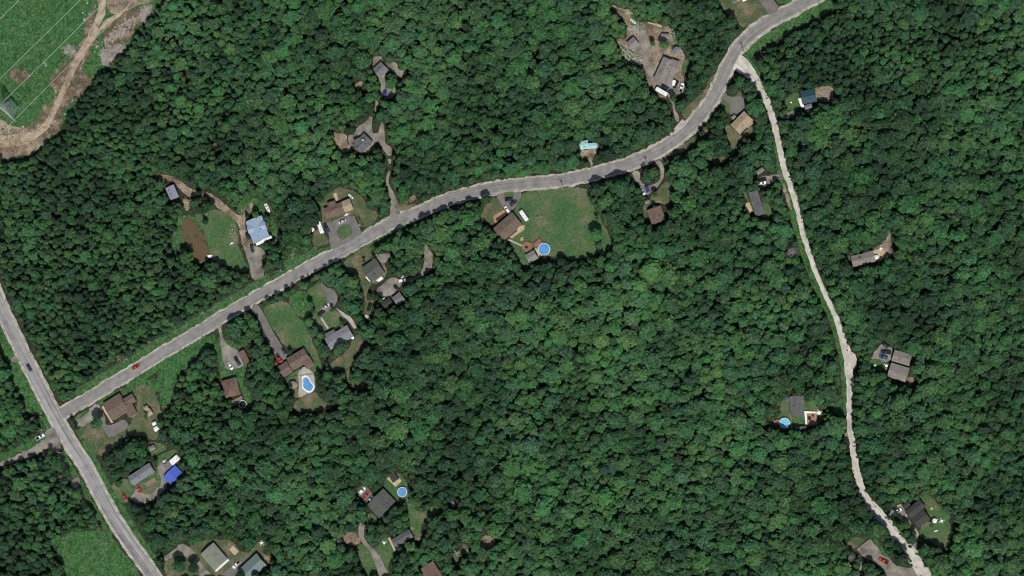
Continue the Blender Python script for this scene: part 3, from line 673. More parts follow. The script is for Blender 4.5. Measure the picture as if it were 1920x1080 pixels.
LAND = []                      # landmark name, position in px
def house(name, label, cat, S, wings, roofm, wallm='white', he=2.9, pitch=.36, group=None, land=None, vents=2, chimney=False, windows=True, overlay=True):
    """wings: (four roof corners in crop pixels, ridge 'u'|'v'|'hip'|'flat'|'shed', extra eave height, roof material or None)"""
    rects = []
    for w in wings:
        pts, rid, dz, rm = (list(w) + ['u', 0, None][len(w) - 1:])[:4]
        c, u, lu, lv = rect_from(S, pts, he + dz)
        rects.append((c, u, lu, lv, rid, dz, rm))
        if overlay: OPEN.append([S(p) for p in pts])
    base = Vector((rects[0][0].x, rects[0][0].y, 0))
    root = thing(name, label, cat, base, 0, group)
    if land:
        q = [S(p) for p in wings[0][0]]
        LAND.append((land, sum(p[0] for p in q) / 4, sum(p[1] for p in q) / 4))
    first = True
    for wi, (c, u, lu, lv, rid, dz, rm) in enumerate(rects):
        rm = RF[rm] if rm else RF[roofm]
        v = Vector((-u.y, u.x, 0))
        if rid == 'v': u, v, lu, lv = v, -u, lv, lu
        a, b = lu / 2, lv / 2
        E_ = he + dz + wi * .013
        o = c - base; o.z = 0
        rise = b * pitch
        def pt(x, y, z): q = o + u * x + v * y; return (q.x, q.y, z)
        m = MB(); th = .16; wins = .35
        aw, bw = a - wins, b - wins
        # walls
        wz = E_ - .05
        wm = MB()
        if rid in ('u', 'v'):
            rz_ = wz + bw * pitch * .97
            vv = [pt(-aw, -bw, -.02), pt(aw, -bw, -.02), pt(aw, bw, -.02), pt(-aw, bw, -.02), pt(-aw, -bw, wz), pt(aw, -bw, wz), pt(aw, bw, wz), pt(-aw, bw, wz), pt(-aw, 0, rz_), pt(aw, 0, rz_)]
            wm.poly(vv, [(0, 1, 5, 4), (2, 3, 7, 6), (1, 2, 6, 9, 5), (3, 0, 4, 8, 7), (3, 2, 1, 0), (4, 5, 9, 8), (6, 7, 8, 9)])
        else:
            vv = [pt(-aw, -bw, -.02), pt(aw, -bw, -.02), pt(aw, bw, -.02), pt(-aw, bw, -.02), pt(-aw, -bw, wz), pt(aw, -bw, wz), pt(aw, bw, wz), pt(-aw, bw, wz)]
            wm.poly(vv, [(0, 1, 5, 4), (1, 2, 6, 5), (2, 3, 7, 6), (3, 0, 4, 7), (3, 2, 1, 0), (4, 5, 6, 7)])
        wm.build('wall', M[wallm], root)
        # roof
        if rid in ('u', 'v'):
            top = [pt(-a, -b, E_), pt(a, -b, E_), pt(a, b, E_), pt(-a, b, E_), pt(-a, 0, E_ + rise), pt(a, 0, E_ + rise)]
            ridge = (top[4], top[5])
            tf = [(0, 1, 5, 4), (2, 3, 4, 5)]
            edge = [0, 1, 5, 2, 3, 4]
        elif rid == 'hip':
            if a >= b: r0, r1 = pt(-(a - b * .9), 0, E_ + rise), pt(a - b * .9, 0, E_ + rise)
            else: r0, r1 = pt(0, -(b - a * .9), E_ + a * pitch), pt(0, b - a * .9, E_ + a * pitch)
            top = [pt(-a, -b, E_), pt(a, -b, E_), pt(a, b, E_), pt(-a, b, E_), r0, r1]
            ridge = (r0, r1)
            tf = [(0, 1, 5, 4), (1, 2, 5), (2, 3, 4, 5), (3, 0, 4)] if a >= b else [(0, 1, 4), (1, 2, 5, 4), (2, 3, 5), (3, 0, 4, 5)]
            edge = [0, 1, 2, 3]
        elif rid == 'shed':
            top = [pt(-a, -b, E_), pt(a, -b, E_), pt(a, b, E_ + b * .3), pt(-a, b, E_ + b * .3)]
            tf = [(0, 1, 2, 3)]; edge = [0, 1, 2, 3]; ridge = None
        else:
            top = [pt(-a, -b, E_), pt(a, -b, E_), pt(a, b, E_), pt(-a, b, E_)]
            tf = [(0, 1, 2, 3)]; edge = [0, 1, 2, 3]; ridge = None
        n = len(top)
        bot = [(p[0], p[1], p[2] - th) for p in top]
        fc = tf + [tuple(i + n for i in f[::-1]) for f in tf] + [(edge[i] + n, edge[(i+1) % len(edge)] + n, edge[(i+1) % len(edge)], edge[i]) for i in range(len(edge))]
        rf = MB().poly(top + bot, fc).build('roof', rm, root)
        if ridge:
            k = MB(); r0, r1 = Vector(ridge[0]), Vector(ridge[1])
            k.tube(r0 - Vector((0, 0, .03)), r1 - Vector((0, 0, .03)), .09, n=5).build('ridge_cap', rm, rf)
        # vents and chimney
        if wi == 0:
            for k in range(vents):
                x, y = a * (rnd.uniform(-.6, .6)), b * rnd.choice((-.4, .4))
                zz = E_ + (rise * (1 - abs(y) / b) if rid in ('u', 'v', 'hip') else 0)
                p = pt(x, y, zz)
                MB().box((p[0], p[1], zz + .12), (.5, .5, .5), rnd.random()).build('vent', M['black'], rf)
            if chimney:
                p = pt(a * .35, b * .25, E_ + rise)
                MB().box((p[0], p[1], E_ + rise * .8), (.8, .8, 1.9)).box((p[0], p[1], E_ + rise * .8 + 1.0), (.95, .95, .12)).build('chimney', M['cream'], rf)
        # windows and a door on the long walls
        if windows:
            wf, wp = window_mesh(1.2, 1.1)
            for sgn, L_ in ((-1, lu), (1, lu)):
                nw = max(1, int((L_ - 2) / 3.0))
                for k in range(nw):
                    x = -a + (k + .5) * (2 * a) / nw
                    outv = v * sgn
                    p = o + u * x + v * (sgn * (bw + .04)); p.z = he * .55
                    q = base + p
                    inside = False
                    for wj, (c2, u2, lu2, lv2, *_r) in enumerate(rects):
                        if wj != wi:
                            dd = q - c2; v2 = Vector((-u2.y, u2.x, 0))
                            if abs(dd.dot(u2)) < lu2 / 2 and abs(dd.dot(v2)) < lv2 / 2: inside = True
                    if inside: continue
                    if first and k == nw // 2 and sgn == -1:
                        d = MB().box((0, 0, 0), (1.0, 2.05, .08)).build('door', M['brownsid'], root)
                        upright(d, Vector((p.x, p.y, 1.03)), outv)
                        hd = MB().box((.38, 0, .07), (.06, .16, .06)).build('handle', M['steel'], d)
                        first = False
                        continue
                    f = link('window', wf, root); upright(f, p, outv)
                    link('pane', wp, f)
    return root

# ------------------------------------------------------------------ vehicles
CARM = {}
def paint(c):
    if c not in CARM:
        cols = dict(black=(.012, .012, .014), white=(.78, .78, .78), red=(.42, .022, .018), navy=(.02, .03, .085), blue=(.04, .09, .24), grey=(.17, .17, .18), silver=(.45, .46, .47), dark=(.035, .036, .04), brightred=(.55, .05, .03), royal=(.04, .035, .3))
        CARM[c] = solid('car_paint_' + c, cols[c], .3, .5, var=.03, coat=.4)
    return CARM[c]

def loft(mb, st):
    """stations (x, half width, z0, z1): rounded sections joined along x"""
    n = 8; b = len(mb.v)
    for x, w, z0, z1 in st:
        h = z1 - z0
        for y, z in ((-w*.86, z0), (-w, z0 + h*.3), (-w*.97, z0 + h*.72), (-w*.82, z1), (w*.82, z1), (w*.97, z0 + h*.72), (w, z0 + h*.3), (w*.86, z0)):
            mb.v.append((x, y, z))
    for i in range(len(st) - 1):
        for k in range(n):
            l = (k + 1) % n
            mb.f.append((b+i*n+k, b+i*n+l, b+(i+1)*n+l, b+(i+1)*n+k))
    mb.f.append(tuple(b + k for k in range(n))[::1]); mb.f.append(tuple(b + (len(st)-1)*n + k for k in range(n))[::-1])
    return mb

CAR = {}
def car_meshes(kind, color):
    key = (kind, color)
    if key in CAR: return CAR[key]
    body, glass, top, bed = MB(), MB(), MB(), None
    if kind == 'sedan':
        L, w = 4.7, .92
        loft(body, [(-2.35, .7, .45, .8), (-2.2, .86, .3, .95), (-1.5, w, .25, 1.0), (0, w, .25, .98), (1.1, w, .25, .95), (1.9, .9, .28, .85), (2.25, .8, .32, .74), (2.36, .62, .4, .62)])
        loft(glass, [(-1.75, .72, .96, 1.0), (-1.1, .74, .96, 1.37), (-.2, .76, .95, 1.43), (.45, .75, .94, 1.38), (1.15, .74, .9, .97)])
        loft(top, [(-1.05, .58, 1.36, 1.42), (-.2, .64, 1.4, 1.475), (.38, .6, 1.37, 1.43)])
        wx = (-1.4, 1.42); wr = .33
    elif kind == 'suv':
        L, w = 4.6, .95
        loft(body, [(-2.3, .85, .45, 1.0), (-2.2, .92, .3, 1.1), (-1.5, w, .3, 1.12), (0, w, .3, 1.1), (1.1, w, .3, 1.08), (1.9, .92, .32, 1.0), (2.22, .84, .38, .88), (2.3, .7, .45, .75)])
        loft(glass, [(-2.12, .76, 1.08, 1.3), (-1.8, .78, 1.08, 1.62), (-.2, .8, 1.06, 1.68), (.4, .78, 1.05, 1.62), (1.15, .76, 1.03, 1.1)])
        loft(top, [(-1.8, .66, 1.62, 1.68), (-.2, .7, 1.66, 1.735), (.35, .66, 1.6, 1.68)])
        wx = (-1.4, 1.4); wr = .38
    elif kind == 'pickup':
        L, w = 5.7, .98
        loft(body, [(-.6, w, .4, 1.1), (.3, w, .4, 1.1), (1.4, w, .4, 1.1), (2.4, .95, .42, 1.02), (2.75, .88, .45, .92), (2.85, .75, .5, .8)])
        body.box((-1.75, -.93, .8), (2.2, .1, .7)).box((-1.75, .93, .8), (2.2, .1, .7)).box((-2.83, 0, .8), (.08, 1.9, .7))
        body.box((-1.75, 0, .5), (2.2, 1.76, .18))
        loft(glass, [(-.55, .8, 1.08, 1.72), (0, .82, 1.08, 1.78), (.6, .8, 1.07, 1.72), (1.35, .8, 1.05, 1.12)])
        loft(top, [(-.5, .7, 1.72, 1.78), (0, .72, 1.76, 1.84), (.55, .68, 1.7, 1.78)])
        bed = MB().box((-1.75, 0, .6), (2.18, 1.74, .02)).mesh('cargo_bed', M['black'])
        wx = (-1.75, 1.75); wr = .4
    else:                        # van
        L, w = 5.3, 1.0
        loft(body, [(-2.65, .9, .4, 1.9), (-2.5, w, .35, 2.05), (0, w, .35, 2.1), (1.2, w, .35, 2.0), (1.7, .96, .36, 1.2), (2.4, .9, .38, 1.05), (2.65, .78, .45, .8)])
        loft(glass, [(1.1, .84, 1.3, 2.03), (1.45, .86, 1.25, 1.75), (1.78, .84, 1.1, 1.25)])
        loft(top, [(-2.3, .8, 2.04, 2.1), (0, .84, 2.08, 2.14), (1.0, .78, 2.0, 2.07)])
        wx = (-1.6, 1.7); wr = .36
    pm = paint(color)
    wh = MB().tube((0, -.11, 0), (0, .11, 0), wr, n=14); rm = MB().tube((0, -.12, 0), (0, .12, 0), wr * .6, n=10)
    CAR[key] = (body.mesh('body', pm), glass.mesh('windows', M['glass']), top.mesh('roof', pm), wh.mesh('wheel', M['tyre']), rm.mesh('rim', M['rim']),
                MB().box((0, 0, 0), (.08, .32, .14)).mesh('headlight', M['lamp_w']), MB().box((0, 0, 0), (.06, .26, .18)).mesh('tail_light', M['lamp_r']), bed, wx, wr, L, w)
    return CAR[key]

def car(S, p0, p1, kind, color, label, group='parked cars'):
    """p0 rear, p1 front"""
    a, b = G(*S(p0), .9), G(*S(p1), .9)
    c = (a + b) / 2; rz = math.atan2(b.y - a.y, b.x - a.x)
    z = ground_z(c.x, c.y)
    body, glass, top, wh, rm, hl, tl, bed, wx, wr, L, w = car_meshes(kind, color)
    name = {'sedan': 'parked_car', 'suv': 'sport_utility_vehicle', 'pickup': 'pickup_truck', 'van': 'van'}[kind]
    cat = {'sedan': 'car', 'suv': 'car', 'pickup': 'pickup truck', 'van': 'van'}[kind]
    r = thing(name, label, cat, (c.x, c.y, z), rz, group)
    link('body', body, r); link('windows', glass, r); link('roof', top, r)
    for x in wx:
        for s in (-1, 1):
            q = link('wheel', wh, r, (x, s * (w - .1), wr)); link('rim', rm, q)
    zf = .62 if kind == 'sedan' else .8
    for s in (-1, 1):
        link('headlight', hl, r, (L/2 - .1, s * w * .6, zf)); link('tail_light', tl, r, (-L/2 + .03, s * w * .72, zf + .1))
    if bed: link('cargo_bed', bed, r)
    return r

def trailer(S, p0, p1, label, width=2.4, h=2.6, name='camper_trailer', cat='camper', group=None, roofm='white', motor=False):
    a, b = G(*S(p0), h), G(*S(p1), h)
    c = (a + b) / 2; rz = math.atan2(b.y - a.y, b.x - a.x); L = (b - a).length
    r = thing(name, label, cat, (c.x, c.y, ground_z(c.x, c.y)), rz, group)
    m = MB(); loft(m, [(-L/2, width*.44, .6, h - .35), (-L/2 + .25, width/2, .5, h - .1), (L/2 - .8, width/2, .5, h - .1), (L/2 - .2, width*.48, .55, h - .5), (L/2, width*.42, .7, h - .9)])
    m.build('body', M['white'], r)
    MB().box((-.15, 0, h - .07), (L - 1.2, width * .78, .08)).build('roof', M['white'], r)
    for k, x in enumerate((-.28, 0, .24)):
        MB().box((x * L, (k % 2 - .5) * .5, h + .03), (.55, .5, .14)).build('roof_vent', M['greysid'] if k else M['steel'], r)
    MB().box((-.6, width/2 + .005, h * .62), (1.4, .03, .5)).build('window', M['glass'], r)
    MB().box((-.6, -width/2 - .005, h * .62), (1.4, .03, .5)).build('window', M['glass'], r)
    MB().box((1.2, -width/2 - .008, h * .5), (.65, .03, 1.6)).build('door', M['greysid'], r)
    for s in (-1, 1):
        MB().tube((-.3, s * (width/2 - .2), .36), (-.3, s * (width/2 + .02), .36), .36, n=12).build('wheel', M['tyre'], r)
    if motor:
        for s in (-1, 1): MB().tube((L/2 - 1.4, s * (width/2 - .2), .4), (L/2 - 1.4, s * (width/2 + .02), .4), .4, n=12).build('wheel', M['tyre'], r)
        MB().box((L/2 - .2, 0, h * .55), (.5, width * .82, .55)).build('windscreen', M['glass'], r)
    else:
        MB().tube((L/2, .45, .5), (L/2 + .9, 0, .5), .05).tube((L/2, -.45, .5), (L/2 + .9, 0, .5), .05).tube((L/2 + .7, 0, .5), (L/2 + .7, 0, 0), .04).build('hitch', M['steel'], r)
    return r

def boat(S, p0, p1, label, group=None):
    a, b = G(*S(p0), .9), G(*S(p1), .9)
    c = (a + b) / 2; rz = math.atan2(b.y - a.y, b.x - a.x); L = (b - a).length; w = L * .18
    r = thing('boat', label, 'boat', (c.x, c.y, ground_z(c.x, c.y)), rz, group)
    h = MB()
    loft(h, [(-L/2, w*.85, .55, 1.1), (-L*.2, w, .5, 1.12), (L*.15, w*.92, .52, 1.16), (L*.36, w*.55, .6, 1.22), (L/2, .06, .9, 1.3)])
    h.build('hull', M['white'], r)
    MB().box((-L*.12, 0, 1.1), (L*.5, w*1.3, .06)).build('cockpit', M['greysid'], r)
    MB().box((L*.1, 0, 1.28), (.5, w*1.1, .3), 0, .7, .9).build('windscreen', M['glass'], r)
    MB().box((-L/2 - .15, 0, 1.0), (.35, .4, .7)).build('outboard_motor', M['black'], r)
    MB().box((0, 0, .42), (L*.8, .12, .1)).tube((-.3, -w, .3), (-.3, w, .3), .04).build('trailer_frame', M['steel'], r)
    for s in (-1, 1): MB().tube((-.3, s*(w), .3), (-.3, s*(w+.18), .3), .3, n=10).build('wheel', M['tyre'], r)
    return r

def pool(S, p, rpx, label, water='pool', h=1.25, ladder=0.0):
    q = S(p); c = G(*q, h); r = rpx * PX
    OPEN.append([(q[0] + rpx * 1.15 * math.cos(a / 8 * math.pi), q[1] + rpx * 1.15 * math.sin(a / 8 * math.pi)) for a in range(16)])
    t = thing('round_pool', label, 'pool', (c.x, c.y, ground_z(c.x, c.y)))
    MB().ring((0, 0, 0), r - .06, r, 0, h, 32).build('wall', M['white'], t)
    MB().ring((0, 0, 0), r - .14, r + .16, h, h + .06, 32).build('rim', M['trim'], t)
    MB().disc((0, 0, 0), r - .07, .05, h - .22, 32).build('water', M[water], t)
    l = MB(); a = ladder
    d = Vector((math.cos(a), math.sin(a), 0)); n = Vector((-d.y, d.x, 0))
    for s in (-1, 1):
        l.tube(d * (r + .7) + n * .3 * s, d * (r + .12) + n * .3 * s + Vector((0, 0, h + .7)), .045)
        l.tube(d * (r + .12) + n * .3 * s + Vector((0, 0, h + .7)), d * (r - .3) + n * .3 * s + Vector((0, 0, h - .6)), .045)
    for k in range(4): l.tube(d * (r + .6 - k*.13) - n * .3 + Vector((0, 0, .25 + k*.35)), d * (r + .6 - k*.13) + n * .3 + Vector((0, 0, .25 + k*.35)), .04)
    l.build('ladder', M['trim'], t)
    return t

def deck(S, pts, label, m='wood', h=.6, name='wooden_deck', cat='deck', rail=True, group=None):
    w = [G(*S(p), h) for p in pts]
    OPEN.append([S(p) for p in pts])
    c = sum(w, Vector()) / len(w); c.z = 0
    t = thing(name, label, cat, (c.x, c.y, ground_z(c.x, c.y)), 0, group)
    w = [p - c for p in w]; n = len(w)
    ar = sum(w[i].x * w[(i+1) % n].y - w[(i+1) % n].x * w[i].y for i in range(n))
    if ar < 0: w = w[::-1]
    top = [(p.x, p.y, h) for p in w]; bot = [(p.x, p.y, h - .14) for p in w]
    MB().poly(top + bot, [tuple(range(n)), tuple(range(2*n - 1, n - 1, -1))] + [(i + n, (i+1) % n + n, (i+1) % n, i) for i in range(n)]).build('platform', M[m], t)
    for i in range(n):
        p = w[i] * .96
        MB().box((p.x, p.y, (h - .14) / 2), (.14, .14, h - .14)).build('post', M['wood'], t)
    if rail:
        for i in range(n - 1):
            a, b = w[i] * .97, w[i+1] * .97
            k = MB().tube((a.x, a.y, h + .9), (b.x, b.y, h + .9), .05, n=4)
            q = max(2, int((b - a).length / 1.3))
            for j in range(q + 1):
                s = a.lerp(b, j / q); k.tube((s.x, s.y, h), (s.x, s.y, h + .9), .03, n=4)
            k.build('railing', M['white' if m == 'concrete' else 'wood'], t)
    return t

def gazebo(S, p, rpx, label, rm='taupe', land=None, n=8, h=2.3):
    q = S(p); c = G(*q, h); r = rpx * PX
    OPEN.append([(q[0] + rpx * math.cos(a / 4 * math.pi), q[1] + rpx * math.sin(a / 4 * math.pi)) for a in range(8)])
    t = thing('gazebo', label, 'gazebo', (c.x, c.y, ground_z(c.x, c.y)))
    v = [(r * math.cos(2*math.pi*i/n), r * math.sin(2*math.pi*i/n), h) for i in range(n)]
    v += [(x, y, z - .12) for x, y, z in v] + [(0, 0, h + r * .5), (0, 0, h + r * .5 - .14)]
    f = [(i, (i+1) % n, 2*n) for i in range(n)] + [((i+1) % n + n, i + n, 2*n + 1) for i in range(n)] + [(i + n, (i+1) % n + n, (i+1) % n, i) for i in range(n)]
    MB().poly(v, f).build('roof', RF[rm], t)
    for i in range(n):
        a = 2*math.pi*i/n; x, y = r * .88 * math.cos(a), r * .88 * math.sin(a)
        MB().box((x, y, (h - .1)/2 + .1), (.12, .12, h - .2)).build('post', M['wood'], t)
    MB().disc((0, 0, 0), r * .93, .0, .12, n).build('floor', M['tanwood'], t)
    return t

def table_set(S, p, label, top='white', round_=True, name='patio_table', chairs=4, size=.75, group=None, umbrella=None):
    c = G(*S(p), .7)
    t = thing(name, label, 'table', (c.x, c.y, ground_z(c.x, c.y)), rnd.random() * 3, group)
    m = MB()
    if round_: m.disc((0, 0, 0), size, .7, .75, 16)
    else: m.box((0, 0, .725), (size * 2.3, size * 1.3, .06))
    m.build('table_top', M[top], t)
    for k in range(4):
        a = math.pi / 4 + k * math.pi / 2
        MB().tube((size * .8 * math.cos(a), size * .55 * math.sin(a), 0), (size * .6 * math.cos(a), size * .45 * math.sin(a), .7), .035).build('leg', M[top], t)
    if not round_:
        for s in (-1, 1): MB().box((0, s * size * 1.15, .45), (size * 2.3, .3, .05)).box((0, s * size * .9, .4), (.1, size * .7, .06)).build('bench', M[top], t)
    for k in range(chairs):
        a = k * 2 * math.pi / chairs + .4; x, y = (size + .55) * math.cos(a), (size + .55) * math.sin(a)
        ch = thing('patio_chair', label.replace('table', 'chair at the table') if False else 'white patio chair drawn up to the ' + label, 'chair', (c.x + x, c.y + y, ground_z(c.x, c.y)), a, 'chairs around the ' + label)
        MB().box((0, 0, .43), (.48, .48, .05)).build('seat', M[top], ch)
        MB().box((.24, 0, .7), (.05, .48, .5)).build('backrest', M[top], ch)
        for lx in (-.2, .2):
            for ly in (-.2, .2): MB().box((lx, ly, .2), (.04, .04, .41)).build('leg', M[top], ch)
    if umbrella:
        MB().tube((0, 0, 0), (0, 0, 2.3), .03).build('umbrella_pole', M['steel'], t)
        n = 8; v = [(1.35 * math.cos(2*math.pi*i/n), 1.35 * math.sin(2*math.pi*i/n), 2.0) for i in range(n)] + [(0, 0, 2.5)]
        v += [(x, y, z - .04) for x, y, z in v]
        MB().poly(v, [(i, (i+1) % n, n) for i in range(n)] + [((i+1) % n + n + 1, i + n + 1, 2*n + 1) for i in range(n)] + [(i + n + 1, (i+1) % n + n + 1, (i+1) % n, i) for i in range(n)]).build('umbrella_canopy', M[umbrella], t)
    return t

def wood_pile(S, p, label, n=26, L=3.0, spread=2.2, m='brush', name='brush_pile', cat='wood pile', r0=.09):
    c = G(*S(p)); z = ground_z(c.x, c.y)
    t = thing(name, label, cat, (c.x, c.y, z))
    for i in range(n):
        a = rnd.random() * math.pi; x, y = rnd.gauss(0, spread * .45), rnd.gauss(0, spread * .4)
        l = L * rnd.uniform(.4, 1) / 2; h = r0 + rnd.random() * .8 * max(0, 1 - math.hypot(x, y) / spread)
        MB().tube((x - l * math.cos(a), y - l * math.sin(a), h), (x + l * math.cos(a), y + l * math.sin(a), h + rnd.uniform(-.05, .4)), r0, r0 * .7, 5).build('log', M[m if i % 3 else 'tanwood'], t)
    return t

ROCKS = []
for k in range(5):
    bm = bmesh.new(); bmesh.ops.create_icosphere(bm, subdivisions=1, radius=1)
    for v in bm.verts: v.co = v.co * rnd.uniform(.7, 1.15); v.co.z *= .65
    me = bpy.data.meshes.new('boulder'); bm.to_mesh(me); bm.free(); me.materials.append(M['rock']); ROCKS.append(me)
def rocks(S, pts, label, group, smin=.35, smax=.9):
    for p in pts:
        c = G(*S(p)); s = rnd.uniform(smin, smax)
        o = link('boulder', rnd.choice(ROCKS), None, (c.x, c.y, ground_z(c.x, c.y) + s * .2), rnd.random() * 6)
        o.scale = (s, s * rnd.uniform(.7, 1.1), s * .8); tag(o, label, 'boulder', group)

def rubble(S, poly, label, n, smin=.1, smax=.35, m='rubble', name='rubble_pile', hump=.8):
    pp = [G(*S(p)) for p in poly]
    x0, x1 = min(p.x for p in pp), max(p.x for p in pp); y0, y1 = min(p.y for p in pp), max(p.y for p in pp)
    c = sum(pp, Vector()) / len(pp); rr = max(x1 - x0, y1 - y0) / 2
    mb = MB(); k = 0
    while k < n:
        x, y = rnd.uniform(x0, x1), rnd.uniform(y0, y1)
        if not pip(x, y, [(p.x, p.y) for p in pp]): continue
        x += rnd.gauss(0, 1.0); y += rnd.gauss(0, 1.0)
        s = rnd.uniform(smin, smax); h = hump * max(0, 1 - math.hypot(x - c.x, y - c.y) / rr) * rnd.random()
        mb.box((x - c.x, y - c.y, h + s * .3 + .05), (s * rnd.uniform(1, 2.2), s * rnd.uniform(1, 1.8), s), rnd.random() * 3, rnd.uniform(.4, .9), rnd.uniform(.4, .9)); k += 1
    o = mb.build(name, M[m]); o.location = (c.x, c.y, ground_z(c.x, c.y)); o['kind'] = 'stuff'
    return tag(o, label, 'rubble')

def fence(S, pts, label, h=1.2, gap=2.4, m='wood', name='rail_fence', slats=False):
    w = [G(*S(p)) for p in pts]; b = w[0].copy(); b.z = ground_z(b.x, b.y)
    t = thing(name, label, 'fence', b)
    for i in range(len(w) - 1):
        a, c = w[i] - w[0], w[i+1] - w[0]
        n = max(1, int((c - a).length / gap)); rz = math.atan2(c.y - a.y, c.x - a.x)
        for k in range(n):
            p, q = a.lerp(c, k / n), a.lerp(c, (k + 1) / n)
            MB().box((p.x, p.y, h / 2), (.12, .12, h + .1)).build('post', M[m], t)
            mid = (p + q) / 2; l = (q - p).length - .12
            for z in (h * .35, h * .85):
                MB().box((mid.x, mid.y, z), (l, .05, .12 if not slats else h * .4), rz).build('rail', M[m], t)
    p = w[-1] - w[0]
    MB().box((p.x, p.y, h / 2), (.12, .12, h + .1)).build('post', M[m], t)
    return t

POLES = []
def utility_pole(px, py, label, h=10.0, az=30, transformer=True):
    """px, py: the foot of the pole in the photo"""
    c = G(px, py)
    t = thing('utility_pole', label, 'utility pole', (c.x, c.y, ground_z(c.x, c.y)), R(az), 'wooden utility poles along the roads')
    MB().tube((0, 0, -.1), (0, 0, h), .19, .13, 8).build('shaft', M['pole'], t)
    MB().box((0, .16, h - .6), (2.4, .12, .14)).build('crossarm', M['pole'], t)
    for x in (-1.1, -.4, .4, 1.1): MB().tube((x, .16, h - .53), (x, .16, h - .25), .07, n=6).build('insulator', M['trim'], t)
    if transformer: MB().tube((.4, -.05, h - 2.4), (.4, -.05, h - 1.4), .27, n=10).build('transformer', M['steel'], t)
    POLES.append((c, h, az))
    return c

def wire(p, q, sag, r, m, label, group):
    p, q = Vector(p), Vector(q); n = 14
    mb = MB(); pr = None
    for i in range(n + 1):
        t = i / n; v = p.lerp(q, t); v.z -= sag * 4 * t * (1 - t)
        if pr is not None: mb.tube(pr, v, r, n=4, caps=False)
        pr = v
    o = mb.build('overhead_wire', M[m]); return tag(o, label, 'wire', group)
# ------------------------------------------------------------------ the houses
house('cabin', 'small lavender grey roofed cabin at the end of the dirt drive near the pond', 'cabin', B, [([(155, 240), (238, 193), (305, 315), (222, 350)], 'v', 0)], 'lav', 'greysid', land='small lavender-roofed cabin')
house('house', 'house with light blue metal roof and white porch beside the pond', 'house', B,
      [([(948, 575), (1122, 520), (1232, 712), (1078, 790)], 'v', .3), ([(980, 615), (1160, 565), (1198, 640), (1015, 692)], 'u', 1.0), ([(1085, 790), (1230, 705), (1242, 735), (1078, 815)], 'flat', -.5, 'white')], 'blue', 'white', he=4.2, land='blue metal-roofed house')
house('house', 'long brown gabled house with sand coloured garage by the turning circle', 'house', C,
      [([(910, 262), (1085, 195), (1112, 300), (932, 365)], 'u', 0), ([(1084, 194), (1160, 165), (1197, 265), (1112, 300)], 'u', .25, 'tan'), ([(940, 210), (1018, 185), (1030, 232), (955, 262)], 'v', -.2, 'brown')], 'redb', 'cream', land='brown house by the turning circle')
house('house', 'grey-green shingled house with a dark roof patch near the side road', 'house', D,
      [([(207, 385), (375, 268), (500, 430), (355, 528)], 'u', 0)], 'olive', 'white', pitch=.28, land='grey-green house with the roof patch')
house('garage', 'light grey roofed garage half hidden by trees behind a black car', 'garage', D, [([(570, 708), (652, 640), (720, 730), (630, 800)], 'u', 0)], 'grey', 'greysid', he=2.6, vents=0, windows=False)
house('shed', 'long dark roofed shed beside the light grey garage', 'shed', D, [([(440, 770), (535, 708), (585, 770), (490, 835)], 'u', 0)], 'dark', 'brownsid', he=2.3, vents=0, windows=False)
house('house', 'speckled grey shingled house with a white walkway to its door', 'house', E,
      [([(668, 480), (852, 352), (920, 455), (722, 562)], 'u', 0), ([(665, 432), (748, 390), (760, 420), (680, 462)], 'u', -.3, 'mid')], 'speck', 'white', pitch=.3, land='speckled grey house')
house('house', 'large brown hipped house with garage wing beside the kidney pool', 'house', E,
      [([(342, 642), (495, 550), (548, 655), (402, 738)], 'u', .2), ([(270, 712), (345, 660), (402, 748), (322, 797)], 'u', 0), ([(478, 645), (545, 612), (572, 692), (512, 735)], 'hip', .1)], 'brown', 'cream', land='brown house with the kidney pool')
house('house', 'red-brown hipped house with the dark round pool at its back', 'house', F,
      [([(130, 800), (255, 752), (325, 925), (170, 955)], 'hip', 0)], 'redb', 'cream', pitch=.42, land='red-brown hipped house')
house('shed', 'red-brown shed next to the navy pickup', 'shed', F, [([(293, 520), (350, 488), (400, 610), (338, 640)], 'v', 0)], 'redb', 'brownsid', he=2.4, vents=0, windows=False)
house('house', 'brown L-shaped house on the corner lot of highway and side road', 'house', H,
      [([(318, 240), (455, 160), (522, 300), (385, 390)], 'u', .2), ([(468, 213), (546, 165), (584, 222), (505, 270)], 'u', 0), ([(488, 265), (545, 236), (592, 325), (520, 372)], 'v', .1)], 'brown', 'cream', pitch=.26, land='brown corner house')
house('garden_shed', 'upper tan roofed square shed of the pair behind the corner house', 'shed', H, [([(640, 275), (672, 258), (692, 290), (660, 310)], 'u', 0)], 'tan', 'cream', he=2.1, vents=0, windows=False)
house('garden_shed', 'lower tan roofed square shed of the pair behind the corner house', 'shed', H, [([(655, 308), (698, 282), (722, 328), (682, 356)], 'u', .1)], 'tan', 'cream', he=2.1, vents=0, windows=False)
house('canopy_shelter', 'upper white canopy of the pair below the tan sheds', 'canopy', H, [([(710, 402), (738, 388), (752, 412), (722, 428)], 'u', 0)], 'white', 'white', he=2.0, vents=0, windows=False)
house('canopy_shelter', 'lower white and pale blue canopy of the pair below the tan sheds', 'canopy', H, [([(722, 440), (762, 422), (778, 452), (740, 476)], 'u', 0)], 'white', 'white', he=2.0, vents=0, windows=False)
house('house', 'slate blue gabled house beside the blue tarp shelter', 'house', H,
      [([(522, 835), (695, 720), (728, 800), (556, 912)], 'u', 0)], 'slate', 'white', land='slate blue house near the tarp')
house('tarp_shelter', 'bright blue tarp covered shelter with gable roof', 'shelter', H, [([(808, 852), (885, 745), (972, 800), (862, 893)], 'v', 0)], 'tarp', 'greysid', he=2.4, vents=0, windows=False, land='blue tarp shelter')
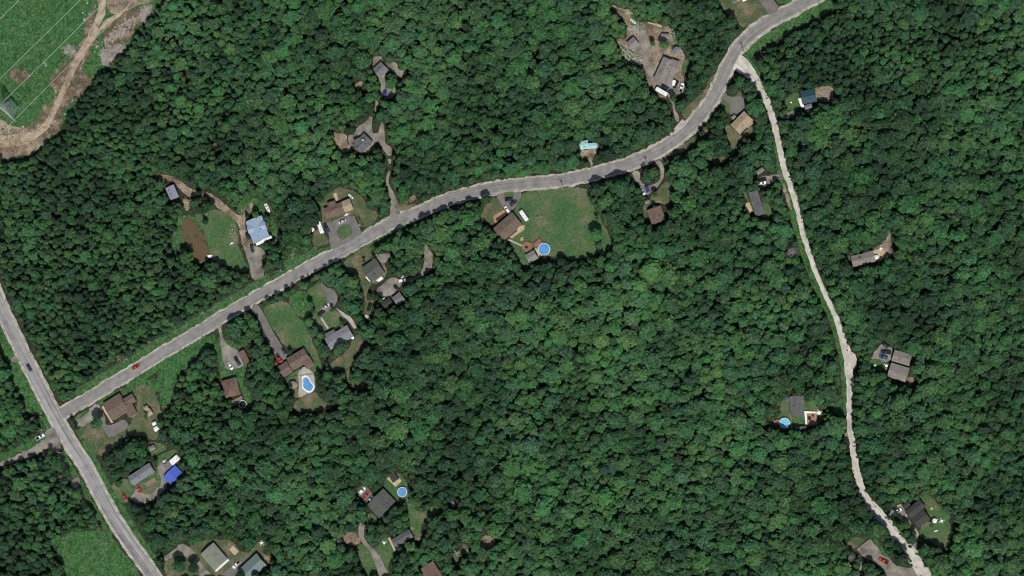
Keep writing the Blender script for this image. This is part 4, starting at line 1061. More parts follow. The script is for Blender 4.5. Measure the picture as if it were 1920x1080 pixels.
house('shed', 'weathered grey shed between the trees and the blue tarp place', 'shed', H, [([(682, 598), (728, 578), (742, 612), (698, 632)], 'u', 0)], 'taupe', 'greysid', he=2.1, vents=0, windows=False)
house('lean_to', 'flat dark grey lean-to joined above the blue tarp shelter', 'shed', H, [([(805, 745), (845, 705), (885, 742), (830, 790)], 'flat', 0)], 'grey', 'greysid', he=2.1, vents=0, windows=False)
house('house', 'sage grey house with white deck, left of the green metal building', 'house', J,
      [([(708, 592), (878, 430), (1092, 640), (902, 812)], 'v', 0)], 'sage', 'white', pitch=.3, land='sage grey house')
house('barn', 'blue-green metal roofed building at the bottom edge', 'barn', J, [([(1210, 825), (1482, 572), (1625, 735), (1360, 985)], 'u', 0)], 'gmetal', 'greysid', he=3.2, vents=0, land='green metal building')
house('house', 'dark olive grey house with three vehicles parked on its left', 'house', K,
      [([(240, 425), (388, 272), (500, 395), (345, 555)], 'v', 0)], 'olive', 'greysid', pitch=.3, land='olive grey house')
house('house', 'small slate grey house below the olive grey one', 'house', K, [([(448, 748), (625, 655), (665, 718), (505, 815)], 'u', 0)], 'mid', 'greysid', land='small slate grey house')
house('shed', 'small pale grey shed in the woods right of the lawn', 'shed', K, [([(1003, 405), (1030, 390), (1055, 435), (1028, 450)], 'u', 0)], 'lav', 'greysid', he=2.2, vents=0, windows=False)
house('house', 'red-brown roofed house cut by the bottom edge', 'house', K, [([(735, 1010), (850, 935), (930, 1090), (800, 1180)], 'v', 0)], 'redb', 'cream', land='red-brown house at the bottom edge')
house('greenhouse', 'black framed sunroom on a white patio near the round pool', 'greenhouse', K, [([(428, 150), (480, 118), (530, 185), (475, 222)], 'v', 0)], 'dark', 'black', he=2.4, vents=0, windows=False)
house('house', 'wide brown house beside the white camper and the big lawn', 'house', L0,
      [([(245, 600), (495, 402), (582, 545), (385, 728)], 'u', 0)], 'brown', 'cream', pitch=.26, vents=4, land='brown house by the big lawn')
house('shed', 'sage green roofed pool shed at the corner of the big lawn', 'shed', L0, [([(622, 885), (722, 838), (778, 915), (685, 990)], 'u', 0)], 'sage', 'cream', he=2.6, vents=0, land='green pool shed')
house('house', 'long taupe gabled house with white porch and motorhome in the hilltop yard', 'house', N0,
      [([(428, 443), (512, 470), (455, 665), (358, 610)], 'v', 0), ([(480, 455), (552, 472), (525, 590), (470, 560)], 'u', -.2), ([(470, 520), (545, 528), (478, 668), (420, 645)], 'v', -.15)], 'taupe', 'greysid', pitch=.3, land='long taupe house')
house('porch', 'white flat porch roof beside the long taupe house', 'porch', N0, [([(490, 618), (532, 628), (515, 672), (473, 655)], 'flat', 0)], 'white', 'white', he=2.6, vents=0, windows=False)
house('garage', 'taupe roofed garage by the gravel yard above the long house', 'garage', N0, [([(143, 338), (198, 278), (248, 350), (188, 388)], 'u', 0)], 'taupe', 'greysid', he=2.7, vents=0, land='taupe garage')
house('shed', 'grey roofed shed next to the vegetable beds', 'shed', N0, [([(413, 262), (478, 262), (478, 306), (413, 304)], 'u', 0)], 'taupe', 'greysid', he=2.3, vents=0, windows=False)
house('house', 'turquoise metal roofed cottage in the woods above the side road', 'house', O,
      [([(135, 148), (215, 118), (255, 200), (160, 222)], 'u', 0), ([(200, 150), (318, 155), (325, 195), (215, 222)], 'u', -.1)], 'turq', 'brownsid', overlay=False, pitch=.2, land='turquoise cottage')
OPEN.append([O(p) for p in ((140, 160), (190, 130), (240, 150), (320, 165), (322, 190), (260, 195), (240, 225), (180, 218))])
house('house', 'red-brown gabled house below the blue car in the wood', 'house', O,
      [([(822, 832), (978, 780), (1005, 935), (880, 985)], 'v', 0)], 'redb', 'cream', pitch=.32, land='red-brown house in the wood')
house('shed', 'small pale green shed above the red-brown house', 'shed', O, [([(803, 738), (850, 728), (862, 758), (812, 770)], 'u', 0)], 'sage', 'greysid', he=2.1, vents=0, windows=False)
house('house', 'sandy tan hipped house inside the road bend', 'house', P,
      [([(172, 782), (302, 664), (362, 745), (262, 862)], 'u', 0), ([(300, 780), (348, 735), (365, 770), (325, 815)], 'u', -.3)], 'tan', 'cream', land='sandy tan house')
house('porch', 'small grey porch at the upper left corner of the tan house', 'porch', P, [([(182, 722), (212, 695), (228, 718), (198, 742)], 'flat', 0)], 'taupe', 'greysid', he=2.4, vents=0, windows=False)
house('house', 'dark teal metal roofed house right of the gravel road', 'house', P,
      [([(760, 500), (886, 480), (915, 582), (792, 612)], 'u', 0), ([(800, 618), (862, 602), (872, 640), (810, 655)], 'u', -.4, 'slate')], 'teal', 'white', he=3.6, vents=1, land='teal-roofed house')
house('mobile_home', 'long charcoal roofed mobile home left of the gravel road', 'mobile home', Q, [([(225, 517), (350, 482), (470, 795), (352, 838)], 'v', 0)], 'mid', 'white', pitch=.18, land='long charcoal mobile home')
house('shed', 'brown shed above the car at the mobile home driveway', 'shed', Q, [([(340, 225), (425, 165), (455, 210), (370, 278)], 'u', 0)], 'taupe', 'brownsid', he=2.4, vents=0, windows=False)
house('house', 'grey house with cluttered white deck right of the gravel road', 'house', T,
      [([(345, 495), (585, 440), (625, 650), (395, 690)], 'u', 0), ([(575, 435), (748, 385), (812, 590), (630, 640)], 'u', .3)], 'taupe', 'greysid', land='grey house with the cluttered deck')
house('house', 'twin-roofed taupe house beside three dark cars', 'house', U,
      [([(785, 372), (1012, 440), (982, 585), (762, 520)], 'u', .3), ([(735, 535), (972, 605), (940, 792), (712, 722)], 'u', 0)], 'taupe', 'white', pitch=.3, land='twin-roofed taupe house')
house('house', 'charcoal shingled house between round pool and terracotta patio', 'house', V,
      [([(465, 247), (670, 250), (678, 522), (482, 542)], 'v', 0), ([(405, 270), (480, 262), (480, 340), (405, 335)], 'u', -.4)], 'mid', 'white', pitch=.24, land='charcoal house with the terracotta patio')
house('shed', 'long grey shed roof in shade below the charcoal house', 'shed', V, [([(540, 695), (708, 692), (712, 735), (545, 745)], 'u', 0)], 'grey', 'greysid', he=2.4, vents=0, windows=False)
house('house', 'black roofed house with white east wall near the bottom right', 'house', W,
      [([(380, 395), (565, 245), (650, 335), (455, 495)], 'u', .1), ([(455, 470), (620, 375), (705, 492), (562, 612)], 'u', 0), ([(345, 320), (415, 262), (452, 318), (385, 375)], 'u', -.5)], 'dark', 'white', land='black-roofed house')
house('house', 'small grey gabled house at the top of the wooded drive', 'house', Y, [([(720, 362), (815, 248), (935, 372), (822, 470)], 'u', 0)], 'grey', 'white', land='small grey house at the wooded drive')
house('house', 'blue-grey hipped house with a white chimney between gravel and bare yard', 'house', Z,
      [([(425, 345), (545, 225), (650, 290), (540, 422)], 'u', 0), ([(440, 290), (500, 262), (530, 310), (470, 340)], 'v', .3)], 'mid', 'cream', chimney=True, land='blue-grey house with white chimney')
house('house', 'grey roofed house cut by the top edge above the dry lawn', 'house', Site(1320, 0, 8), [([(330, -120), (480, -190), (560, -20), (420, 60)], 'v', 0)], 'mid', 'white', land='grey house at the top edge')
house('porch', 'white porch roof cut by the top edge right of the grey house', 'porch', Site(1320, 0, 8), [([(555, -40), (620, -70), (640, 0), (585, 30)], 'flat', 0)], 'white', 'white', he=2.6, vents=0, windows=False)

# ------------------------------------------------------------------ decks, pools, gazebos
pool(L0, (840, 822), 11.2, 'large blue round pool at the big lawn', ladder=-2)
pool(V, (393, 642), 9.3, 'pale cyan round pool left of the charcoal house', 'poolc', ladder=2.6)
pool(K, (560, 308), 9, 'blue round pool right of the olive grey house', ladder=1.0)
pool(F, (333, 1018), 7.2, 'round pool with black water behind the red-brown hipped house', 'poold')
def kidney():
    zz = [(487, 808), (515, 795), (540, 815), (545, 842), (570, 860), (573, 890), (550, 915), (520, 910), (487, 880), (492, 842)]
    w = wiggle([G(*E(p)) for p in zz], 0, .6)
    w = wiggle(w, 0, .6)
    c = sum(w, Vector()) / len(w); gz = ground_z(c.x, c.y)
    t = thing('kidney_pool', 'kidney shaped blue in-ground pool with white surround', 'pool', (c.x, c.y, gz))
    q = [p - c for p in w]; n = len(q)
    ar = sum(q[i].x * q[(i+1) % n].y - q[(i+1) % n].x * q[i].y for i in range(n))
    if ar < 0: q = q[::-1]
    o = [p * 1.28 for p in q]
    v = [(p.x, p.y, .10) for p in q] + [(p.x, p.y, .10) for p in o] + [(p.x, p.y, .0) for p in o] + [(p.x, p.y, .0) for p in q]
    f = []
    for i in range(n):
        j = (i + 1) % n
        f += [(i + n, j + n, j, i), (i + 2*n, j + 2*n, j + n, i + n), (j + 3*n, j, i, i + 3*n)[::-1]]
    MB().poly(v, f).build('coping', M['white'], t)
    tri = tessellate_polygon([q]); MB().poly([(p.x * 1.0, p.y * 1.0, .05) for p in q], tri).build('water', M['pool'], t)
    MB().tube((-2.9, 1.2, 0), (-2.9, 1.2, .9), .04).tube((-2.9, .7, 0), (-2.9, .7, .9), .04).tube((-2.9, 1.2, .9), (-2.3, 1.2, .5), .04).tube((-2.9, .7, .9), (-2.3, .7, .5), .04).build('ladder', M['steel'], t)
kidney()
gazebo(E, (402, 860), 7.2, 'round brown gazebo beside the kidney pool', 'taupe')
gazebo(N0, (533, 392), 7.6, 'round grey gazebo above the long taupe house', 'slate')
deck(L0, [(725, 760), (795, 700), (830, 755), (790, 775), (770, 825), (740, 800)], 'red-brown deck wrapping the large blue pool', 'redwood', 1.2)
deck(L0, [(590, 770), (650, 735), (720, 765), (700, 830), (640, 860), (595, 820)], 'red-brown deck left of the large blue pool', 'redwood', .7)
deck(L0, [(735, 815), (765, 810), (800, 880), (780, 905)], 'pale wooden step deck below the large blue pool', 'tanwood', .8, rail=False)
deck(L0, [(545, 575), (620, 548), (622, 600), (480, 705), (450, 690), (540, 620)], 'pale deck along the back of the wide brown house', 'tanwood', .6)
deck(V, [(230, 610), (310, 585), (330, 650), (245, 665)], 'red deck left of the pale cyan pool', 'redwood', 1.1)
deck(V, [(680, 468), (860, 478), (860, 500), (712, 502), (722, 660), (696, 662)], 'white L-shaped deck edging the terracotta patio', 'white', .5, rail=False)
deck(D, [(390, 520), (450, 468), (478, 495), (430, 530)], 'white deck at the lower corner of the grey-green house', 'white', .7)
deck(D, [(268, 478), (295, 462), (340, 530), (322, 532)], 'narrow white entrance deck of the grey-green house', 'white', .6, rail=False)
deck(H, [(303, 272), (320, 262), (400, 400), (382, 402)], 'narrow tan deck on the left side of the corner house', 'tanwood', .6, rail=False)
deck(H, [(650, 890), (735, 840), (752, 870), (680, 922)], 'cluttered grey deck in front of the slate blue house', 'wood', .6)
deck(J, [(905, 815), (1095, 645), (1112, 668), (930, 830)], 'long white deck along the sage grey house', 'white', .6)
deck(J, [(1105, 520), (1160, 462), (1240, 545), (1180, 600)], 'square pale platform above the white pickup', 'tanwood', .3, rail=False)
deck(K, [(420, 185), (440, 165), (475, 225), (535, 180), (555, 205), (500, 260)], 'white patio platform around the black sunroom', 'tanwood', .2, rail=False)
deck(K, [(428, 730), (445, 722), (500, 840), (488, 852)], 'narrow tan deck on the left end of the small slate house', 'tanwood', .5, rail=False)
deck(T, [(755, 395), (930, 325), (1000, 470), (900, 575), (815, 575)], 'white deck with clutter at the end of the grey house', 'tanwood', .7)
deck(P, [(748, 562), (770, 555), (802, 632), (775, 640)], 'white deck on the left of the teal house', 'white', .7, rail=False)
deck(F, [(235, 985), (325, 935), (335, 965), (300, 1010), (235, 1040)], 'grey deck between red-brown house and dark pool', 'wood', 1.0)
deck(Q, [(205, 650), (255, 645), (300, 760), (240, 790), (200, 720)], 'tan deck left of the charcoal mobile home', 'tanwood', .4, rail=False)
deck(W, [(375, 440), (395, 430), (445, 510), (425, 522)], 'pale step deck in front of the black roofed house', 'tanwood', .5, rail=False)
deck(B, [(588, 908), (635, 905), (640, 932), (592, 936)], 'white floating dock at the lower end of the pond', 'white', .35, name='dock', cat='dock', rail=False)
deck(N0, [(310, 170), (420, 195), (415, 215), (312, 180)], 'pale timber edging above the vegetable beds', 'tanwood', .3, name='timber_edging', cat='timber', rail=False)
deck(C, [(1000, 120), (1030, 108), (1052, 180), (1030, 190)], 'tan deck behind the house by the turning circle', 'tanwood', .4, rail=False)
for i, (x, y) in enumerate(((322, 250), (346, 262), (368, 285), (345, 290))):
    pts = [(x - 8, y - 14), (x + 4, y - 18), (x + 10, y + 12), (x - 2, y + 16)]
    deck(N0, pts, 'raised wooden vegetable bed, %s of four from the left' % ('first', 'second', 'fourth', 'third')[i], 'redwood' if i % 2 else 'wood', .35, name='raised_bed', cat='garden bed', rail=False, group='raised vegetable beds')

# ------------------------------------------------------------------ vehicles
car(P1, (50, 681), (60, 699), 'suv', 'navy', 'navy car driving along the highway', None)
car(P1, (247, 692), (262, 684), 'sedan', 'red', 'red car driving on the side road near the highway', None)
car(H1, (245, 155), (295, 128), 'pickup', 'white', 'white pickup on the farm track left of the highway')
car(B, (985, 690), (1010, 750), 'suv', 'black', 'black car against the left wall of the blue roofed house')
car(B, (1033, 810), (1045, 880), 'suv', 'dark', 'dark car on the drive below the blue roofed house')
car(C, (920, 415), (960, 492), 'pickup', 'navy', 'navy pickup beside the white camper by the turning circle')
car(C, (1120, 375), (1055, 402), 'sedan', 'silver', 'silver car on the turning circle drive')
trailer(C, (855, 388), (893, 498), 'white camper left of the navy pickup', 2.5)
trailer(C, (738, 405), (808, 475), 'white box trailer under trees left of the camper', 2.3, 2.3, 'box_trailer', 'trailer')
car(D, (640, 522), (730, 510), 'suv', 'white', 'white car in front of the grey-green house')
car(D, (600, 575), (648, 632), 'sedan', 'black', 'black car in front of the light grey garage')
car(D, (330, 775), (300, 860), 'suv', 'black', 'black car under trees below the grey-green house')
boat(D, (275, 905), (330, 968), 'white boat lying under trees below the black car')
trailer(D, (418, 752), (485, 716), 'small white utility trailer above the dark shed', 1.0, .9, 'utility_trailer', 'trailer')
trailer(D, (672, 488), (722, 440), 'grey flat trailer above the white car', 1.3, .8, 'utility_trailer', 'trailer')
car(E, (655, 222), (708, 178), 'sedan', 'silver', 'silver car at the end of the looped asphalt drive')
car(E, (622, 272), (660, 242), 'suv', 'black', 'black car next to the silver car on the looped drive')
car(E, (268, 612), (308, 670), 'pickup', 'red', 'red pickup outside the brown house with the kidney pool')
car(E, (314, 558), (345, 610), 'suv', 'dark', 'dark car right of the red pickup')
car(E, (250, 670), (276, 700), 'sedan', 'brightred', 'small red car half under trees left of the red pickup')
car(F, (200, 615), (232, 682), 'sedan', 'white', 'white car on the drive above the red-brown hipped house')
car(F, (262, 565), (308, 645), 'pickup', 'navy', 'navy pickup right of the white car')
car(H, (476, 975), (508, 1035), 'sedan', 'red', 'red car on the grass near the highway')
car(H, (600, 915), (620, 975), 'sedan', 'brightred', 'bright red car on gravel below the slate blue house')
trailer(H, (862, 728), (925, 672), 'white camper beside the blue tarp shelter', 3.6, 2.5)
trailer(H, (800, 718), (822, 702), 'small white box trailer left of the camper near the tarp', 1.6, 1.6, 'box_trailer', 'trailer')
car(J, (1270, 650), (1140, 800), 'pickup', 'white', 'white pickup between the sage grey house and green building')
car(K, (170, 318), (214, 270), 'suv', 'white', 'upper white car beside the olive grey house')
car(K, (208, 362), (252, 312), 'sedan', 'brightred', 'red car between two white vehicles by the olive house')
car(K, (240, 408), (295, 350), 'pickup', 'white', 'white pickup nearest the wall of the olive grey house')
car(L0, (405, 268), (488, 264), 'suv', 'black', 'black car below the small lawn island by the side road')
car(L0, (455, 340), (538, 270), 'suv', 'dark', 'dark car parked slanted on the drive beside the big lawn')
car(L0, (452, 415), (402, 342), 'suv', 'white', 'white car close to the wide brown house')
trailer(L0, (648, 498), (570, 385), 'white camper with roof vents on the big lawn', 2.5)
trailer(N0, (372, 686), (458, 736), 'long white motorhome in the hilltop yard', 2.6, 3.0, 'motorhome', 'motorhome', motor=True)
car(N0, (425, 668), (468, 692), 'suv', 'black', 'black car between the taupe house and the motorhome')
car(N0, (518, 678), (538, 634), 'suv', 'black', 'black car beside the white porch')
car(N0, (565, 718), (582, 650), 'pickup', 'white', 'white pickup at the right of the hilltop yard')
boat(N0, (175, 148), (220, 185), 'white boat at the top of the hilltop yard')
car(O, (815, 592), (840, 655), 'suv', 'royal', 'royal blue car on the looped drive under the side road')
car(O, (770, 615), (795, 660), 'sedan', 'silver', 'silver car under trees left of the royal blue car')
car(Q, (390, 362), (468, 330), 'suv', 'black', 'black car on the gravel by the mobile home')
car(Q, (390, 385), (450, 378), 'sedan', 'white', 'white car just below the black one by the mobile home')
car(U, (645, 295), (720, 355), 'suv', 'dark', 'dark car, uppermost of three by the twin-roofed house')
car(U, (738, 412), (625, 404), 'pickup', 'navy', 'navy pickup, middle of three by the twin-roofed house')
car(U, (692, 480), (610, 462), 'suv', 'blue', 'blue car, lowest of three by the twin-roofed house')
car(W, (245, 410), (340, 368), 'suv', 'white', 'white car at the left corner of the black roofed house')
car(X, (915, 660), (775, 590), 'pickup', 'brightred', 'red pickup on the gravel yard at the bottom right')
car(Y, (868, 730), (880, 640), 'suv', 'royal', 'blue car on the wooded drive below the small grey house')
boat(B, (1175, 390), (1218, 480), 'white boat on a trailer right of the dirt loop')
boat(C, (1150, 125), (1200, 172), 'white boat behind the house by the turning circle')
car(B, (1235, 800), (1275, 768), 'sedan', 'silver', 'silver car under trees at the lower right of the blue roofed house')

# ------------------------------------------------------------------ garden things
table_set(K, (395, 775), 'white table on the lawn below the olive house', chairs=3)
table_set(W, (762, 515), 'white round table right of the black roofed house', chairs=4, size=1.0, umbrella='white')
table_set(W, (850, 520), 'white cross-shaped table set on the lawn', chairs=4, size=.8)
table_set(W, (722, 362), 'white table above the umbrella', 'tanwood', chairs=0, size=.8)
table_set(W, (778, 645), 'small white table on the lower lawn', chairs=2, size=.5)
table_set(V, (892, 495), 'white table at the patio corner', chairs=4, size=1.1)
table_set(V, (755, 575), 'black garden table on terracotta', 'black', chairs=0, size=1.0)
table_set(V, (808, 535), 'small black table on the terracotta patio', 'black', chairs=0, size=.6)
table_set(L0, (592, 710), 'white picnic table between house and pool', 'tanwood', False, 'picnic_table', 0)
table_set(L0, (642, 800), 'dark table on the red-brown deck', 'black', True, chairs=0, size=.9)
table_set(J, (1555, 430), 'white garden ring table at the forest edge', chairs=5, size=.8)
table_set(B, (835, 790), 'white table on the pond lawn', chairs=2, size=.6)
table_set(U, (690, 580), 'white table left of the twin-roofed house', chairs=3, size=.8)
table_set(U, (545, 576), 'small white table on the grass', chairs=0, size=.6)
table_set(C, (1130, 320), 'white table at the garage corner', chairs=2, size=.7)
table_set(E, (905, 465), 'white table at the right end of the speckled house', chairs=0, size=.9)
table_set(T, (820, 515), 'white table on the cluttered deck', chairs=4, size=.8, umbrella='white')
table_set(T, (905, 360), 'white long table on the cluttered deck', round_=False, name='picnic_table', chairs=0)
table_set(P, (690, 595), 'small pale table on the teal house lawn', chairs=0, size=.5)
def trampoline(S, p, r, label):
    c = G(*S(p), .9); t = thing('trampoline', label, 'trampoline', (c.x, c.y, ground_z(c.x, c.y)))
    MB().disc((0, 0, 0), r * .86, .86, .9, 24).build('mat', M['black'], t); MB().ring((0, 0, 0), r * .86, r, .86, .94, 24).build('pad', M['mid_blue'], t)
    for k in range(6): a = k * math.pi / 3; MB().tube((r*.95*math.cos(a), r*.95*math.sin(a), 0), (r*.95*math.cos(a), r*.95*math.sin(a), .88), .04).build('leg', M['steel'], t)
M['mid_blue'] = solid('charcoal_padding', (.035, .037, .04), .7)
trampoline(W, (978, 535), 1.6, 'dark round trampoline at the right end of the lawn')
def swing(S, p, label, rz=0.0, m='redwood'):
    c = G(*S(p)); t = thing('swing_set', label, 'swing set', (c.x, c.y, ground_z(c.x, c.y)), rz)
    MB().tube((-1.8, 0, 2.2), (1.8, 0, 2.2), .08).build('beam', M[m], t)
    for x in (-1.8, 1.8):
        for s in (-1, 1): MB().tube((x, s * 1.0, 0), (x, 0, 2.2), .07).build('leg', M[m], t)
    for x in (-.8, .8): MB().box((x, 0, .5), (.5, .2, .05)).tube((x - .22, 0, .5), (x - .22, 0, 2.2), .02).tube((x + .22, 0, .5), (x + .22, 0, 2.2), .02).build('seat', M['black'], t)
swing(V, (140, 660), 'orange wooden swing set left of the pale cyan pool', .4, 'terra')
swing(L0, (800, 465), 'grey swing set on the big lawn', .2, 'steel')
swing(K, (265, 540), 'small swing set left of the olive grey house', 1.9, 'tanwood')
swing(E, (915, 865), 'red-brown climbing frame on the dry lawn edge', .5, 'redwood')
for S_, p_, l_, k_ in ((A, (70, 1010), 'large heap of felled logs at the left end of the dirt track', dict(n=60, L=6, spread=5)),
                       (K, (105, 735), 'heap of pale branches beside the bottom centre drive', dict(n=60, L=4, spread=4.5)),
                       (B, (105, 165), 'lumber heap left of the lavender cabin', dict(n=34, L=3, spread=2.6, m='tanwood')),
                       (B, (378, 380), 'lumber heap below the lavender cabin', dict(n=26, L=2.4, spread=2.2, m='tanwood')),
                       (B, (955, 450), 'branch heap inside the dirt loop', dict(n=22, L=2.4, spread=2)),
                       (P, (935, 510), 'pale lumber heap right of the teal house', dict(n=46, L=3.2, spread=3, m='tanwood')),
                       (N0, (440, 770), 'red-brown lumber heap below the motorhome', dict(n=24, L=2.4, spread=2.2, m='redwood')),
                       (N0, (215, 225), 'pale scrap heap left of the hilltop gravel', dict(n=40, L=2, spread=3, m='steel')),
                       (J, (1640, 640), 'firewood heap right of the green metal building', dict(n=40, L=1.6, spread=2.2, m='tanwood')),
                       (K, (1065, 870), 'scrap lumber heap at the clearing', dict(n=26, L=2.4, spread=2.2, m='steel')),
                       (K, (1165, 860), 'grey scrap heap right of the clearing', dict(n=20, L=2, spread=1.8, m='steel')),
                       (K, (650, 645), 'pale stone and branch heap above the small slate house', dict(n=22, L=1.6, spread=1.5, m='tanwood')),
                       (T, (860, 440), 'stacked boards on the cluttered deck yard', dict(n=24, L=2, spread=2, m='steel')),
                       (H, (845, 520), 'scrap heap above the tarp place', dict(n=30, L=2, spread=2.4, m='steel')),
                       (H, (722, 870), 'clutter heap in front of the slate blue house', dict(n=22, L=1.5, spread=1.6, m='steel')),
                       (C, (600, 700), 'straw coloured brush heap near the side road', dict(n=30, L=2.5, spread=3)),
                       (D, (520, 700), 'board heap at the end of the gravel drive', dict(n=10, L=2.4, spread=1.2, m='tanwood')),
                       (Site(1290, 230, 12), (430, 200), 'orange-brown brush heap by the road bend', dict(n=26, L=2, spread=1.6, m='terra')),
                       (Z, (610, 65), 'orange-brown stick heap at the top of the gravel drive', dict(n=20, L=2, spread=1.6)),
                       (H0, (990, 600), 'pale brush heap above the red car', dict(n=24, L=2.2, spread=1.8, m='tanwood'))):
    wood_pile(S_, p_, l_, **k_)
fence(E, [(370, 800), (580, 770), (600, 905), (430, 1000), (375, 890), (350, 800)], 'dark garden fence enclosing the kidney pool', 1.2, 1.6)
fence(H, [(730, 640), (815, 585)], 'pale rail fence right of the weathered grey shed', 1.0, 1.6, 'tanwood')
fence(H, [(700, 700), (800, 655), (900, 615)], 'dark fence across the lawn above the slate blue house', 1.1, 2.2)
fence(H, [(722, 728), (770, 705), (785, 745), (740, 772), (722, 728)], 'pale square pen beside the slate blue house', .9, 1.4, 'tanwood')
fence(H, [(258, 560), (272, 630)], 'short pale fence near the highway verge', 1.0, 1.6, 'steel')
fence(V, [(485, 540), (690, 662)], 'pale yellow fence from the charcoal house to the patio', .9, 1.6, 'tanwood')
fence(V, [(472, 520), (490, 580), (485, 660), (500, 700)], 'white curved fence right of the pale cyan pool', .9, 1.4, 'white')
fence(P, [(575, 860), (560, 990)], 'grey roadside rail left of the gravel road', .8, 2.5, 'steel') if False else None
rocks(A, [(575, 100), (590, 120), (570, 135), (605, 95), (560, 85), (560, 195), (585, 160), (730, 275), (725, 280), (640, 350), (610, 355), (480, 690), (490, 680), (440, 770), (260, 850), (250, 860), (155, 855), (700, 430), (690, 420), (830, 15), (815, 10), (975, 35), (590, 20), (415, 325), (440, 345), (460, 320), (475, 345), (490, 380), (300, 425), (310, 440), (545, 465), (540, 305), (580, 285)], 'pale boulder scattered beside the dirt track', 'boulders along the dirt track', .35, 1.0)
rocks(N0, [(170, 200), (185, 230), (235, 180), (250, 200), (225, 430), (245, 450), (260, 470), (280, 490), (290, 500), (170, 440), (155, 460), (190, 460), (205, 455), (310, 640), (320, 620)], 'pale boulder edging the hilltop yard', 'boulders in the hilltop yard', .35, .8)
rocks(B, [(830, 610), (845, 600), (860, 620), (868, 650), (860, 690), (845, 715), (825, 690), (815, 660), (840, 650), (570, 500), (590, 495), (355, 515), (755, 985)], 'pale stone in the oval bed on the pond lawn', 'stones on the pond lawn', .3, .5)
rubble(A, [(670, 350), (790, 310), (850, 300), (800, 380), (760, 440), (700, 430)], 'grey heap of crushed rubble at the forest edge', 1400, .12, .4, hump=1.6)
rubble(A, [(940, 110), (960, 60), (1020, 40), (1010, 120), (960, 150)], 'smaller grey rubble heap near the upper forest edge', 600, .12, .4, hump=1.2)
rubble(A, [(440, 330), (480, 305), (505, 345), (480, 375), (440, 355)], 'pinkish rubble heap left of the dirt track', 260, .12, .4)
rubble(A, [(590, 330), (740, 300), (900, 190), (940, 120), (830, 130), (760, 230), (640, 320)], 'stony debris strewn over the cleared slope', 260, .15, .5, 'rock', 'stony_debris', .1)
rubble(A, [(440, 560), (620, 500), (600, 600), (520, 680), (430, 670)], 'brown woody debris left of the forest edge', 700, .08, .3, 'brush', 'woody_debris', .3)
rubble(A, [(330, 570), (420, 410), (490, 420), (470, 500), (390, 600)], 'reddish debris on bare soil by the track', 380, .08, .28, 'brush', 'woody_debris', .2)
rubble(A, [(180, 870), (200, 810), (320, 700), (330, 740), (260, 880)], 'reddish twig debris left of the track bend', 320, .08, .28, 'brush', 'woody_debris', .2)
rubble(A, [(60, 480), (160, 465), (220, 540), (120, 555)], 'grey twig debris in the meadow', 240, .08, .25, 'brush', 'woody_debris', .2)
rubble(N0, [(150, 200), (240, 170), (260, 260), (200, 270), (160, 240)], 'pale scrap debris by the hilltop gravel', 220, .1, .3, 'rock', 'stony_debris', .2)
rubble(N0, [(310, 240), (400, 240), (390, 310), (310, 300)], 'mixed debris among the vegetable beds', 160, .08, .25, 'brush', 'woody_debris', .1)

# ------------------------------------------------------------------ poles and wires
pl = [(137, 747, 'by the highway junction'), (244, 675, 'above the red car'), (387, 588, 'near the blue house drive'), (532, 509, 'between the two left drives'), (680, 424, 'right of the turning circle'), (1058, 354, 'above the big lawn'), (1216, 310, 'at the looped drive'), (1396, 97, 'at the gravel road junction'), (1536, 4, 'at the top edge')]
pp_ = [utility_pole(x, y, 'wooden utility pole ' + l, 9.5, 30 if x < 900 else (10 if x < 1300 else 40)) for x, y, l in pl]
for (i, j) in ((0, 1), (1, 2), (2, 3), (3, 4), (6, 5), (7, 8)):
    for k, dx in enumerate((-.8, .8)):
        a, b = pp_[i], pp_[j]
        d = (b - a).normalized(); n = Vector((-d.y, d.x, 0))
        wire(a + n * dx + Vector((0, 0, 9.3)), b + n * dx + Vector((0, 0, 9.3)), 1.0, .035, 'cable', '%s roadside wire running right from the utility pole %s' % (('lower', 'upper')[k], pl[min(i, j)][2]), 'roadside wires')
hl = [(207, 1018, 'at the lower highway bend'), (118, 848, 'left of the highway'), (85, 806, 'at the farm track'), (52, 846, 'beside the farm track')]
hp = [utility_pole(x, y, 'wooden utility pole ' + l, 9.5, -30) for x, y, l in hl]
for i, j in ((0, 1), (1, 2)):
    for dx, wn_ in ((-.9, 'left'), (0, 'middle'), (.9, 'right')):
        a, b = hp[i], hp[j]; d = (b - a).normalized(); n = Vector((-d.y, d.x, 0))
        wire(a + n * dx + Vector((0, 0, 9.3)), b + n * dx + Vector((0, 0, 9.3)), 1.0, .035, 'cable', '%s highway wire running up from the utility pole %s' % (wn_, hl[i][2]), 'highway wires')
rubble(N0, [(90, 370), (200, 410), (290, 500), (270, 510), (160, 470)], 'strewn stones along the lower left of the hilltop yard', 200, .12, .45, 'rock', 'stony_debris', .15)
rubble(N0, [(440, 180), (500, 230), (530, 330), (500, 330), (470, 240)], 'strewn scrap right of the vegetable beds', 110, .12, .4, 'rock', 'stony_debris', .15)
rubble(P, [(890, 480), (1040, 465), (1040, 540), (980, 590), (910, 550)], 'strewn scrap right of the teal roofed house', 140, .12, .4, 'rock', 'stony_debris', .15)
rubble(T, [(760, 390), (940, 320), (1010, 470), (900, 580), (815, 575)], 'strewn white clutter around the deck of the grey house', 90, .15, .45, 'white', 'stony_debris', .7)
rubble(Z, [(1000, 870), (1080, 840), (1085, 880), (930, 1000), (910, 960)], 'strewn brown scrub debris on the upper road verge', 120, .12, .4, 'brush', 'woody_debris', .15)
HC = 19.0
